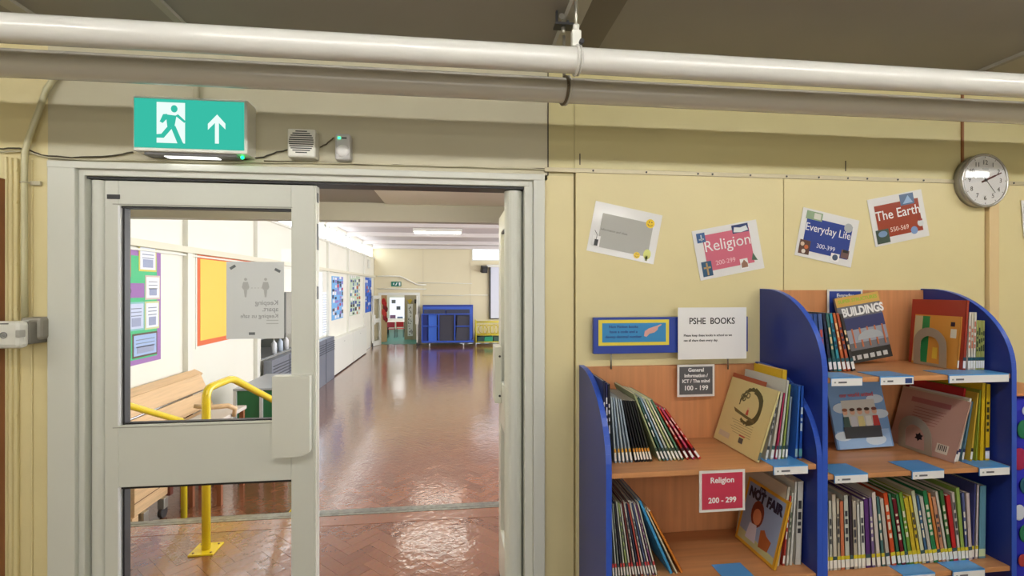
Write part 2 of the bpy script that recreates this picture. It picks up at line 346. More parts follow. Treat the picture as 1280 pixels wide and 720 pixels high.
MB().box((e0.x+.09, Ys+.02, ez0-.018), (e1.x-.11, D-.03, ez0-.015)).build('lamp_strip', emis('strip_white', (255, 255, 250), 1.6), ex, True)
p = px(303, 193, Y=Ys+.02); MB().sphere((p.x, Ys+.02, ez0-.014), .006).build('indicator', emis('green_led', (20, 255, 120), 3.5), ex, True)
# ---------------------------------------------------------------- siren box and motion sensor
a = px(359, 160, Y=1.845); b = px(394, 197, Y=1.845)
sb = thing('siren_box', 'white square alarm sounder with round slotted grille above the doors', 'alarm', ((a.x+b.x)/2, 1.845, b.z))
MB().box((a.x, 1.845, b.z), (b.x, D, a.z), .006).build('housing', M_white, sb, True)
cxs = (a.x+b.x)/2; czs = (a.z+b.z)/2+.004; r0 = .044
for k in range(11):
    dz = (k-5)*.0078; hw = math.sqrt(max(r0*r0-dz*dz, 1e-5))
    MB().box((cxs-hw, 1.8442, czs+dz-.0022), (cxs+hw, 1.846, czs+dz+.0016)).build('slot', M_dark, sb, True)
a = px(418, 166, Y=1.855); b = px(438, 200, Y=1.855)
ms = thing('motion_sensor', 'small white motion sensor with green light beside the siren box', 'sensor', ((a.x+b.x)/2, 1.87, b.z))
MB().box((a.x, 1.857, b.z), (b.x, D, a.z), .009).build('housing', mat('grey_white_plastic', (205, 205, 205), .35), ms, True)
MB().sphere(((a.x+b.x)/2, 1.86, b.z+.034), .024, (1, .45, 1)).build('lens', C((238, 238, 238), .3), ms, True)
MB().box((a.x+.012, 1.8545, a.z-.022), (a.x+.022, 1.858, a.z-.014)).build('indicator', emis('green_led2', (60, 255, 150), 2), ms, True)
MB().box((a.x+.026, 1.8545, a.z-.02), (a.x+.044, 1.858, a.z-.016)).build('marking', M_black, ms, True)
# ---------------------------------------------------------------- door release devices at left
a = px(22, 397, Y=1.84); b = px(49, 425, Y=1.84)
g = thing('junction_box', 'grey metal junction box at foot of the conduit', 'box', ((a.x+b.x)/2, 1.86, b.z))
MB().box((a.x, 1.845, b.z), (b.x, D, a.z), .01).build('body', mat('grey_metal_box', (150, 146, 134), .4, .3), g, True)
MB().box((a.x+.01, 1.84, b.z+.03), (a.x+.032, 1.846, a.z-.01), .002).build('latch', C((185, 185, 180)), g, True)
MB().disc((a.x+.034, 1.846, b.z+.04), .005, (0, -.004, 0), 10).build('screw', M_dark, g, True)
a = px(-14, 402, Y=1.78); b = px(25, 436, Y=1.78)
g = thing('door_release_unit', 'pale rounded door release unit with round button at left edge', 'switch', ((a.x+b.x)/2, 1.8, b.z))
MB().box((a.x, 1.78, b.z), (b.x, 1.82, a.z), .014).build('cover', mat('ivory_plastic', (222, 222, 212), .35), g, True)
MB().box((a.x+.01, 1.815, b.z+.01), (b.x+.0, D-.002, a.z-.005), .006).build('back_box', C((120, 116, 104)), g, True)
p = px(4, 419, Y=1.778); MB().torus((p.x, 1.778, p.z), .009, .0022).sphere((p.x, 1.779, p.z), .006, (1, .4, 1)).build('button', C((150, 150, 148)), g, True)
MB().box((p.x-.01, 1.7785, p.z+.036), (p.x+.014, 1.7802, p.z+.039)).build('marking', M_dark, g, True)
MB().box((b.x-.012, 1.776, b.z+.038), (b.x+.002, 1.80, b.z+.062), .003).build('catch', C((170, 168, 160)), g, True)
# ---------------------------------------------------------------- door frame
fr = sthing('trim_6', 'pale grey stepped metal frame around the double doorway', 'door frame', ((fx0+fx1)/2, D, 0))
dl = px(108, 300, Y=D).x; dr = px(655, 300, Y=D).x; hz = px(394, 227, Y=D).z
def jamb(xa, xb, xc, side):
    s1 = 1 if side < 0 else -1
    MB().box((xa, D-.022, 0), (xb, D+WT+.02, fz), .003).build('jamb', M_door, fr, True)
    MB().box((xb, D-.006, 0), (xc, D+WT+.01, fz-.02), .003).build('jamb', M_door, fr, True)
jamb(fx0, px(94, 300, Y=D-.02).x, dl-.002, -1); jamb(px(667, 300, Y=D-.02).x, fx1, fx1, 1)
MB().box((dr+.001, D-.006, 0), (px(667, 300, Y=D-.02).x, D+WT+.01, fz-.02), .003).build('jamb', M_door, fr, True)
MB().box((fx0, D-.024, fz-.025), (fx1, D+WT+.02, fz), .003).build('head', M_door, fr, True)
MB().box((dl-.002, D-.008, hz), (dr+.02, D+WT+.01, fz-.024), .002).build('head', M_door, fr, True)
MB().box((dl, D+.002, hz-.009), (dr, D+.09, hz-.0005)).build('head_seal', M_black, fr, True)
# ---------------------------------------------------------------- left leaf (closed)
LY = D+.012; LT = .045
d1 = sthing('door_1', 'pale grey glazed left door leaf, shut, with a paper notice on it', 'door', (dl, LY, 0))
xl = px(131, 300, Y=LY).x; xg0 = px(148, 300, Y=LY).x; xg1 = px(364, 300, Y=LY).x; xr = px(393, 300, Y=LY).x
zt = hz-.012; zg1 = px(148, 257, Y=LY).z; zg0 = px(148, 532, Y=LY).z; zh1 = px(362, 600, Y=LY).z; zh0 = .28
cyl = MB(); rr = (xl-dl)/2-.001; pts = [(dl+.001+rr-rr*math.cos(math.pi*k/12), LY+.02-rr*1.0*math.sin(math.pi*k/12), 0.012) for k in range(13)]
pts += [(dl+.001+2*rr, LY+LT, .012), (dl+.001, LY+LT, .012)]
o = cyl.prism(pts, (0, 0, zt-.012)).build('hinge_stile', M_door, d1, True)
MB().box((xl, LY, .012), (xg0, LY+LT, zt), .002).build('stile', M_door, d1, True)
MB().box((xg1, LY, .012), (xr, LY+LT, zt), .002).build('stile', M_door, d1, True)
MB().box((xg0, LY, zg1), (xg1, LY+LT, zt), .002).build('rail', M_door, d1, True)
MB().box((xg0, LY, zh1), (xg1, LY+LT, zg0), .002).build('rail', M_door, d1, True)
MB().box((xg0, LY, .012), (xg1, LY+LT, zh0), .002).build('rail', M_door, d1, True)
for (za, zb) in ((zg0, zg1), (zh0, zh1)):
    MB().box((xg0+.004, LY+.02, za), (xg1-.002, LY+.026, zb)).build('glass_pane', M_glass, d1, True)
    MB().box((xg0, LY-.003, za), (xg0+.007, LY+.014, zb)).build('glazing_bead', C((240,242,244),.2), d1, True)
    MB().box((xg0+.010, LY+.008, za), (xg0+.016, LY+.04, zb)).box((xg0, LY+.004, zb-.008), (xg1, LY+.035, zb)).box((xg0+.012, LY+.012, za), (xg1, LY+.035, za+.005)).build('gasket', M_black, d1, True)
MB().box((px(141, 0, Y=LY).x, LY-.0015, zg1+.004), (xg1+.004, LY+.001, zg1+.0065)).box((px(141, 0, Y=LY).x, LY-.0015, zg0-.009), (xg1+.004, LY+.001, zg0-.0065)).build('groove', C((150, 150, 138)), d1, True)
p = px(134, 243, Y=LY); q = px(150, 249, Y=LY)
MB().box((p.x, LY-.002, q.z), (q.x, LY, p.z)).build('maker_plate', M_dark, d1, True)
a = px(340, 471, Y=LY-.035); b = px(387, 571, Y=LY-.035)
MB().prism([(a.x, LY-.035, b.z), (a.x+.1, LY-.035, b.z), (b.x, LY-.035, b.z+.018), (b.x, LY-.035, a.z), (a.x, LY-.035, a.z)], (0, .036, 0)).build('handle_cover', mat('handle_cover_paint', (220, 221, 210), .35), d1, True)
MB().box((xr, LY+.004, .012), (xr+.006, LY+.02, zt)).box((xr, LY+.028, .012), (xr+.006, LY+LT, zt)).build('edge_strip', M_white, d1, True)
MB().box((xr, LY+.02, .012), (xr+.003, LY+.028, zt)).build('edge_brush', M_black, d1, True)
for (ya, yb) in ((240, 252), (279, 312), (358, 374)):
    MB().box((xr+.003, LY+.012, px(394, yb, Y=LY).z), (xr+.0075, LY+.034, px(394, ya, Y=LY).z), .001).build('lock_plate', M_dark, d1, True)
# ---------------------------------------------------------------- right leaf (open, at right angle into the hall)
d2 = sthing('door_2', 'pale grey right door leaf standing wide open into the hall', 'door', (dr, LY, 0))
rx = dr-.002; hingr = .036
pts = [(rx-hingr+hingr*math.cos(math.pi*2*k/20), LY+.036+hingr*math.sin(2*math.pi*k/20), .012) for k in range(20)]
MB().prism(pts, (0, 0, zt-.012)).build('hinge_stile', M_door, d2, True)
wl_ = (xr-dl)-.06; y0 = LY+.065; y1 = y0+wl_; xa = rx-.026; xb = xa+.045
def leafbox(ya, yb, za, zb, n='rail'): return MB().box((xa, ya, za), (xb, yb, zb), .002).build(n, M_door, d2, True)
leafbox(y0, y0+.09, .012, zt, 'stile'); leafbox(y1-.1, y1, .012, zt, 'stile')
leafbox(y0+.09, y1-.1, zg1, zt); leafbox(y0+.09, y1-.1, zh1, zg0); leafbox(y0+.09, y1-.1, .012, zh0)
for (za, zb) in ((zg0, zg1), (zh0, zh1)):
    MB().box((xa+.018, y0+.09, za), (xa+.024, y1-.1, zb)).build('glass_pane', M_glass, d2, True)
    MB().box((xa+.004, y0+.09, za), (xa+.03, y0+.1, zb)).box((xa+.004, y0+.1, zb-.008), (xa+.03, y1-.1, zb)).build('gasket', M_black, d2, True)
hz1 = px(620, 431, Y=y1-.06).z; hz0 = px(620, 499, Y=y1-.06).z
MB().box((xa-.036, y1-.16, hz0), (xa, y1-.02, hz1), .004).build('handle_cover', M_door, d2, True)
for zz in (hz0+.04, hz1-.05): MB().disc((xa-.01, y1-.16, zz), .006, (0, -.003, 0), 10).build('screw', M_dark, d2, True)
MB().tube([(xa-.02, y0+.02, .9), (xa-.022, y0+.02, .75), (xa-.01, y0+.02, .45), (xa-.004, y0+.02, .0+.05)], .006, 10).build('guard_strip', M_white, d2, True)
# ---------------------------------------------------------------- notice on glass (mirrored, seen from behind)
yn = LY+.018; a = px(283, 327, Y=yn); b = px(355, 423, Y=yn)
nt_ = thing('notice', 'grey paper distancing notice taped to door glass, print showing through reversed', 'notice', ((a.x+b.x)/2, yn, b.z))
MB().box((a.x, yn-.0006, b.z), (b.x, yn+.0012, a.z)).build('sheet', mat('backlit_paper', (222, 226, 226), .5), nt_, True)
M_faint = C((184, 187, 186)); M_faintd = C((150, 154, 156)); yn2 = yn-.001
def npx(x, y): return px(x, y, Y=yn2)
for cx_ in (307, 332):
    mb = MB()
    mb.disc(npx(cx_, 349.2), .0055, (0, -.0006, 0), 12)
    for q in ([(-3, 352.5), (3, 352.5), (4.6, 359), (3, 362), (-3, 362), (-4.6, 359)], [(-2.2, 362.1), (2.0, 362.1), (1.5, 367), (1.0, 371.5), (-1, 371.5), (-1.6, 367)]):
        mb.prism([npx(cx_+u, v) for u, v in q], (0, -.0006, 0))
    mb.build('person_symbol', M_faint, nt_, True)
for k in range(4):
    p = npx(314+k*4, 360); MB().box((p.x, yn2-.0006, p.z-.001), (p.x+.006, yn2, p.z+.001)).build('dash', M_faint, nt_, True)
def ntext(s, x, y, size):
    o = text(s, size, tuple(npx(x, y)), M_faintd, nt_, mirror=True, align='LEFT', world=True)
ntext('Keeping', 348, 378.5, .026); ntext('apart.', 348, 386.5, .026); ntext('Keeping us safe', 348, 395, .022)
for (xx, yy) in ((337, 400), (337, 404)):
    p = npx(xx-4, yy); q = npx(xx+11, yy+.8); MB().box((p.x, yn2-.0005, q.z), (q.x, yn2, p.z)).build('print_line', M_faint, nt_, True)
for (xx, yy, r_) in ((291, 334, .6), (347, 338, -.5), (315, 417, 0)):
    p = npx(xx, yy); MB().box((-.011, -.001, -.005), (.011, 0, .005), 0, Matrix.Translation(p) @ Matrix.Rotation(-r_, 4, 'Y')).build('sticky_tack', C((110, 116, 118)), nt_, True)
# ---------------------------------------------------------------- wall clock
Yk = D-.05; cc = px(1231.5, 225.5, Y=Yk); rk = .118
ck = thing('wall_clock', 'round silver rimmed wall clock with white face on yellow wall', 'clock', (cc.x, D, cc.z-rk))
cw = MB(); cw.tube([(cc.x, D-.012, cc.z), (cc.x, Yk+.004, cc.z)], [rk-.004, rk], 48); cw.build('case', mat('silver_plastic', (165, 162, 158), .3, .5), ck, True)
MB().torus((cc.x, Yk+.002, cc.z), rk-.005, .006, seg=48, sg=10).build('rim', mat('silver_rim', (190, 188, 184), .25, .6), ck, True)
MB().disc((cc.x, Yk+.004, cc.z), rk-.008, (0, -.003, 0), 48).build('dial', mat('dial_white', (225, 225, 226), .4), ck, True)
yd = Yk-.0002
for k in range(1, 13):
    a_ = math.pi/2-k*math.pi/6
    text(str(k), .028, (cc.x+.078*math.cos(a_), yd, cc.z+.078*math.sin(a_)), M_dark, ck, 'numeral', world=True)
    MB().box((-.001, -.0008, -.003), (.001, 0, .003), 0, Matrix.Translation((cc.x+.101*math.cos(a_), yd, cc.z+.101*math.sin(a_))) @ Matrix.Rotation(math.pi/2-a_, 4, 'Y')).build('minute_mark', M_dark, ck, True)
def hand(ang, L, w_, m, y_, name, tail=.02):
    MB().box((-w_/2, -.001, -tail), (w_/2, 0, L), 0, Matrix.Translation((cc.x, y_, cc.z)) @ Matrix.Rotation(R(ang), 4, 'Y')).build(name, m, ck, True)
hand(66, .055, .0075, C((90, 20, 28)), yd-.001, 'hour_hand'); hand(66, .085, .005, C((80, 18, 26)), yd-.0025, 'minute_hand'); hand(140, .07, .0022, M_dark, yd-.004, 'second_hand', .04)
MB().disc((cc.x, yd, cc.z), .006, (0, -.006, 0), 12).build('hub', M_dark, ck, True)
MB().box((cc.x-.016, yd-.0008, cc.z+.049), (cc.x+.016, yd, cc.z+.052)).build('print_line', M_faintd, ck, True)
lens = MB(); lens.tube([(cc.x, Yk-.007, cc.z), (cc.x, Yk-.009, cc.z)], rk-.01, 40); lens.build('glass_cover', glass('clock_glass'), ck, True)
# ---------------------------------------------------------------- wall sheets
def sheet(name, cxp, cyp, wd, ht, tilt, label, cat, Yp=None, m=None, thick=.0012, border=None):
    Yp = D-.0145 if Yp is None else Yp
    c = px(cxp, cyp, Y=Yp)
    o = thing(name, label, cat, c, (0, -R(tilt), 0))
    MB().box((-wd/2, -thick/2, -ht/2), (wd/2, thick/2, ht/2)).build('sheet', m or M_gloss, o)
    return o
def rect(o, x0, z0, x1, z1, m, name='panel', y=-.0012, t=.0008): return MB().box((x0, y-t, z0), (x1, y, z1)).build(name, m, o)
def blob(o, x, z, r_, m, name='picture', y=-.002, sc=(1, 1)): 
    return MB().prism([(x+r_*sc[0]*math.cos(k*math.pi/8), y, z+r_*sc[1]*math.sin(k*math.pi/8)) for k in range(16)], (0, -.0006, 0)).build(name, m, o)
GL = dict(rough=.15)
s1 = sheet('poster', 781, 291, .287, .205, -11, 'faded grey laminated poster with yellow smiley faces, leftmost on wall', 'poster')
rect(s1, -.105, -.078, .112, .06, C((178, 178, 172), .2))
text('Information and ideas', .013, (-.045, -.0022, -.005), C((110, 110, 104)), s1)
for (x_, z_, r_) in ((.098, .058, .0185), (.066, -.08, .0135)):
    f_ = blob(s1, x_, z_, r_, C((240, 205, 60), .2), 'smiley_face')
    for dx in (-.3, .3): MB().disc((x_+dx*r_, -.0027, z_+.3*r_), r_*.13, (0, -.0005, 0), 8).build('eye', M_black, f_)
    MB().torus((x_, -.0028, z_), r_*.55, r_*.06, seg=8, sg=5, a0=0.35, a1=math.pi-.35).build('mouth', M_black, f_)
blob(s1, .108, -.068, .016, C((220, 225, 130), .2), 'bulb', sc=(1, 1.3)); rect(s1, .103, -.095, .113, -.075, C((150, 155, 110)), 'bulb', -.0018)
rect(s1, -.128, -.078, -.096, -.035, M_paper, 'picture', -.002); MB().box((-.119, -.0034, -.076), (-.104, -.002, -.05), .002).tube([(-.112, -.003, -.052), (-.113, -.003, -.03), (-.125, -.003, -.015)], .001, 6).build('mouse_picture', M_dark, s1)
s2 = sheet('poster', 910.5, 312.3, .29, .208, 10.8, 'pink laminated poster reading Religion above the low bookcase', 'poster')
rect(s2, -.105, -.072, .105, .078, C((212, 112, 134), .2)); text('Religion', .066, (.0, -.0022, .028), M_paper, s2); text('200-299', .027, (-.022, -.0022, -.045), C((235, 190, 200)), s2)
pc = rect(s2, -.13, .05, -.093, .09, C((58, 98, 150), .3), 'picture', -.002); rect(s2, -.122, .06, -.1, .066, C((200, 210, 220)), 'bird_picture', -.003); rect(s2, -.113, .056, -.108, .082, C((220, 225, 230)), 'bird_picture', -.003)
rect(s2, -.13, -.092, -.086, -.03, C((40, 84, 120), .3), 'picture', -.002); rect(s2, -.111, -.088, -.104, -.036, C((190, 160, 110)), 'cross_picture', -.003); rect(s2, -.123, -.06, -.092, -.053, C((190, 160, 110)), 'cross_picture', -.003)
rect(s2, .03, .062, .103, .097, C((40, 60, 110), .3), 'picture', -.002); MB().prism([(.034, -.003, .068), (.067, -.003, .063), (.1, -.003, .068), (.094, -.003, .088), (.067, -.003, .083), (.04, -.003, .088)], (0, -.0006, 0)).build('open_book_picture', C((225, 232, 236)), s2)
rect(s2, .04, -.09, .075, -.048, M_paper, 'picture', -.002); MB().prism([(.044, -.003, -.085), (.072, -.003, -.085), (.072, -.003, -.068), (.066, -.003, -.062), (.058, -.003, -.052), (.05, -.003, -.062), (.044, -.003, -.068)], (0, -.0006, 0)).build('temple_picture', C((150, 110, 90)), s2)
MB().prism([(.094, -.002, -.06), (.12, -.002, -.065), (.104, -.002, -.03)], (0, -.0006, 0)).build('pyramid_picture', C((80, 110, 90)), s2)
s3 = sheet('poster', 1034, 297, .268, .208, -11.5, 'blue laminated poster reading Everyday Life, third along the wall', 'poster')
rect(s3, -.108, -.075, .108, .068, C((52, 74, 152), .2)); text('Everyday Life', .047, (-.002, -.0022, .026), M_paper, s3, sx=.86); text('300-399', .027, (.0, -.0022, -.045), C((225, 228, 245)), s3)
rect(s3, -.115, .06, -.04, .095, C((140, 165, 130), .3), 'picture', -.002); rect(s3, -.08, .065, -.048, .09, C((215, 215, 205)), 'house_picture', -.003)
rect(s3, -.122, -.092, -.073, -.032, C((96, 66, 56), .3), 'picture', -.002)
for (x_, z_, c_) in ((-.11, -.05, (220, 200, 180)), (-.09, -.06, (210, 110, 60)), (-.1, -.08, (230, 220, 210))): blob(s3, x_, z_, .009, C(c_), 'figure_picture', -.003)
blob(s3, .088, .06, .02, C((170, 175, 180)), 'coin_picture'); rect(s3, .03, -.094, .07, -.06, M_paper, 'picture', -.002); blob(s3, .05, -.077, .013, C((60, 80, 110)), 'map_picture', -.003)
rect(s3, .075, -.072, .112, -.036, C((110, 80, 80)), 'picture', -.002); rect(s3, .082, -.048, .106, -.036, M_black, 'hat_picture', -.003)
s4 = sheet('poster', 1123, 272.5, .268, .208, 11.5, 'brick red laminated poster reading The Earth beside the clock', 'poster')
rect(s4, -.108, -.073, .108, .07, C((160, 68, 50), .2)); text('The Earth', .058, (.0, -.0022, .022), M_paper, s4, off=.0003, sx=.95); text('550-569', .028, (-.005, -.0022, -.045), C((240, 210, 200)), s4)
rect(s4, .02, .05, .088, .098, C((70, 100, 140), .3), 'picture', -.002); MB().prism([(.03, -.003, .056), (.08, -.003, .056), (.06, -.003, .09)], (0, -.0006, 0)).build('mountain_picture', C((150, 180, 215)), s4)
rect(s4, -.122, -.095, -.06, -.035, C((60, 80, 70), .3), 'picture', -.002); blob(s4, -.091, -.055, .022, C((120, 150, 190)), 'volcano_picture', -.003, (1, .6))
blob(s4, .064, -.066, .017, C((120, 150, 200)), 'globe_picture'); blob(s4, .1, -.04, .015, C((210, 215, 220)), 'rock_picture'); rect(s4, .092, -.03, .11, -.022, C((150, 30, 30)), 'rock_picture', -.003)
# bright curling laminate edges on top of the sheets
s5 = sheet('poster', 1290, 273, .10, .17, 5, 'white poster cut by the right edge of the photo', 'poster')
rect(s5, -.04, -.075, .04, -.035, C((120, 160, 100), .3), 'picture'); rect(s5, -.04, -.03, .04, .07, C((215, 230, 225), .3), 'panel')
# ---------------------------------------------------------------- blue header board and paper signs over low bookcase
Yh = D-.05
a = px(742, 397, Y=Yh); b = px(935, 439.5, Y=Yh)
hb = thing('header_board', 'blue header board on two thin posts above the low bookcase', 'sign', ((a.x+b.x)/2, Yh, b.z))
MB().box((a.x, Yh, b.z-.0), (b.x, Yh+.018, a.z), .002).build('board', mat('header_blue', (32, 62, 160), .35), hb, True)
p = px(748, 400, Y=Yh); q = px(836, 431, Y=Yh)
MB().box((p.x, Yh-.002, q.z), (q.x, Yh, p.z)).build('yellow_card', C((232, 216, 70)), hb, True)
p2_ = px(752.5, 404, Y=Yh); q2_ = px(832, 427, Y=Yh)
MB().box((p2_.x, Yh-.004, q2_.z), (q2_.x, Yh-.002, p2_.z), .003).build('blue_card', C((50, 140, 200)), hb, True)
for i, s_ in enumerate(('Non Fiction books', 'have a code and a', 'dewey decimal number')):
    pp = px(779, 408.5+i*6.2, Y=Yh); text(s_, .0145, (pp.x, Yh-.0045, pp.z), C((20, 40, 120)), hb, world=True, sx=1.1, off=.0002)
hand_pts = [(805, 420), (806, 414), (811, 410.5), (817, 408.5), (822, 407), (826.5, 405), (827, 406), (822.5, 409), (822, 412), (818, 415.5), (812, 417), (808, 421)]
MB().prism([px(u, v, Y=Yh-.0045) for u, v in hand_pts], (0, -.0008, 0)).build('pointing_hand', C((225, 170, 160)), hb, True)
for xx in (765, 912):
    p = px(xx, 445, Y=Yh); MB().tube([(p.x, Yh+.012, px(xx, 462, Y=Yh).z), (p.x, Yh+.012, b.z+.01)], .0035, 8).build('post', M_alu, hb, True)
Yp_ = Yh-.012; a = px(847.5, 384.5, Y=Yp_); b = px(933, 448, Y=Yp_)
ps = thing('paper_sign', 'white paper sign reading PSHE BOOKS over the blue header board', 'sign', ((a.x+b.x)/2, Yp_, b.z))
MB().box((a.x, Yp_-.0008, b.z), (b.x, Yp_+.001, a.z)).build('sheet', M_paper, ps, True)
p = px(890, 401.5, Y=Yp_); text('PSHE  BOOKS', .036, (p.x, Yp_-.001, p.z), M_dark, ps, off=.0006, world=True, sx=.9)
for i, s_ in enumerate(('Please keep these books in school so we', 'can all share them every day.')):
    p = px(854.5, 419.5+i*6.3, Y=Yp_); text(s_, .0125, (p.x, Yp_-.001, p.z), M_dark, ps, align='LEFT', off=.0003, world=True, sx=1.0)
def framed(name, x0, y0, x1, y1, Yp, mback, lines, label, cat='sign'):
    a = px(x0, y0, Y=Yp); b = px(x1, y1, Y=Yp)
    o = thing(name, label, cat, ((a.x+b.x)/2, Yp, b.z))
    MB().box((a.x, Yp-.001, b.z), (b.x, Yp+.001, a.z)).build('holder', mat('white_frame_card', (228, 226, 222), .3), o, True)
    MB().box((a.x+.009, Yp-.0018, b.z+.009), (b.x-.009, Yp-.001, a.z-.009)).build('card', mback, o, True)
    for (s_, yy, sz) in lines:
        p = px((x0+x1)/2, yy, Y=Yp); text(s_, sz, (p.x, Yp-.0022, p.z), M_paper, o, off=.0006, world=True)
    return o
framed('shelf_sign', 846.5, 456, 893, 495, D-.045, C((92, 92, 96), .3), (('General', 462.5, .021), ('Information /', 469.5, .019), ('ICT / The mind', 476.3, .019), ('100 - 199', 485, .027)), 'grey framed sign reading General Information 100-199 on wood back panel')
framed('shelf_sign', 874, 589, 931, 637.5, 1.535, C((200, 62, 88), .3), (('Religion', 600, .027), ('200 - 299', 625, .026)), 'red framed sign reading Religion 200-299 hanging under the shelf')
# ---------------------------------------------------------------- bookcases
YB = D-.012; YF = 1.54; PT = .018
def sidepanel(x, ztop, zc, bc, y_extra=0):
    # quarter-round shouldered side panel
    dep = YB-YF; pts = [(x, YB, 0.0), (x, YB, ztop)]
    rz = ztop-zc
    for k in range(1, 17):
        a_ = k/16*math.pi/2; pts.append((x, YB-.03-(dep-.03)*math.sin(a_), zc+rz*math.cos(a_)))
    pts.append((x, YF, 0.0))
    s_ = MB().prism(pts, (PT, 0, 0)).build('side_panel', M_blue, bc, True)
    ed = MB()
    path = pts[1:]; 
    for i in range(len(path)-1):
        p, q = Vector(path[i]), Vector(path[i+1]); d = (q-p).normalized(); n = Vector((0, d.z, -d.y))
        if n.y > 0 and n.z < 0.2: n = -n
        n = Vector((0, -abs(n.y), abs(n.z)))
        ed.prism([p+Vector((-.0007, 0, 0)), q+Vector((-.0007, 0, 0)), q+n*.002+Vector((-.0007, 0, 0)), p+n*.002+Vector((-.0007, 0, 0))], (PT+.0014, 0, 0))
    ed.build('edging', M_blueedge, s_, True)
def bookcase(x0, x1, ztop, zc, shelves, label):
    bc = thing('bookcase', label, 'bookcase', ((x0+x1)/2, (YB+YF)/2, 0))
    sidepanel(x0, ztop, zc, bc); sidepanel(x1-PT, ztop, zc, bc)
    MB().box((x0+PT, YB-.012, 0.05), (x1-PT, YB, ztop-.004)).build('back_panel', M_woodz, bc, True)
    for z in shelves:
        MB().box((x0+PT, YF+.004, z-PT), (x1-PT, YB-.012, z), .002).build('shelf', M_wood, bc, True)
    MB().box((x0+PT, YF+.04, 0), (x1-PT, YF+.055, .08)).build('plinth', M_blue, bc, True)
    return bc
LX0 = px(724, 500, Y=YB).x; LX1 = LX0+.778
RX0 = LX1+.002; RX1 = RX0+.778
lt = px(724, 457, Y=YB).z; rt = px(949, 361.5, Y=YB).z
LS = [CZ-.617, CZ-1.0, CZ-1.37]; RS = [CZ-.316, CZ-.657, CZ-1.027, CZ-1.4]
bcl = bookcase(LX0, LX1, lt, lt-.30, LS+[.09], 'low bookcase with blue sides and beech shelves below the PSHE BOOKS sign')
bcr = bookcase(RX0, RX1, rt, rt-.30, RS+[.09], 'tall bookcase with blue curved sides at the right, below the clock')
# shelf edge labels
n_lab = 0
def shelflabel(x0p, x1p, yp, z, label, dark=False):
    a = px(x0p, yp, Y=YF-.002); b = px(x1p, yp, Y=YF-.002)
    o = thing('shelf_label', label, 'label', ((a.x+b.x)/2, YF, z))
    MB().box((a.x, YF+.001, z+.0006), (b.x, YF+.095, z+.0022)).box((a.x, YF-.0025, z-.028), (b.x, YF-.0005, z+.0022)).build('holder', C((84, 156, 222), .3), o, True)
    MB().box((a.x+.002, YF-.0035, z-.028), (b.x-.002, YF-.0025, z-.002)).build('card', M_paper, o, True)
    t0 = a.x+.02
    MB().box((t0-.008, YF-.0042, z-.018), (t0-.002, YF-.0035, z-.013)).build('print_mark', M_faintd, o, True)
    MB().box((t0+.008, YF-.0042, z-.0185), (t0+.04 if not dark else t0+.03, YF-.0035, z-.0125)).build('print_mark', C((105, 105, 112)), o, True)
    if dark: MB().box((b.x-.035, YF-.0042, z-.024), (b.x-.008, YF-.0035, z-.006)).build('print_mark', C((40, 70, 130)), o, True)
lowq = 'on the low bookcase'; hiq = 'of the tall bookcase'
shelflabel(967, 1010, 584, LS[0], 'blue shelf label at right end of the low bookcase upper shelf')
shelflabel(908, 946, 735, LS[1], 'blue shelf label on the lower shelf of the low bookcase, at bottom edge')
shelflabel(1038.5, 1078, 472, RS[0], 'blue shelf label at left end of the tall bookcase top shelf')
shelflabel(1100, 1142, 470, RS[0], 'blue shelf label with dark blue patch, middle of tall bookcase top shelf', True)
shelflabel(1186, 1261, 467, RS[0], 'extra wide blue shelf label at right end of tall bookcase top shelf')
shelflabel(1043, 1085, 596, RS[1], 'blue shelf label at left end of the tall bookcase middle shelf')
shelflabel(1140, 1180, 592, RS[1], 'blue shelf label halfway along the tall bookcase middle shelf')
shelflabel(1224, 1262, 588, RS[1], 'blue shelf label at right end of the tall bookcase middle shelf')
shelflabel(1129, 1169, 716, RS[2], 'left blue shelf label of the bottom visible shelf of tall bookcase')
shelflabel(1191, 1231, 710, RS[2], 'right blue shelf label of the bottom visible shelf of tall bookcase')
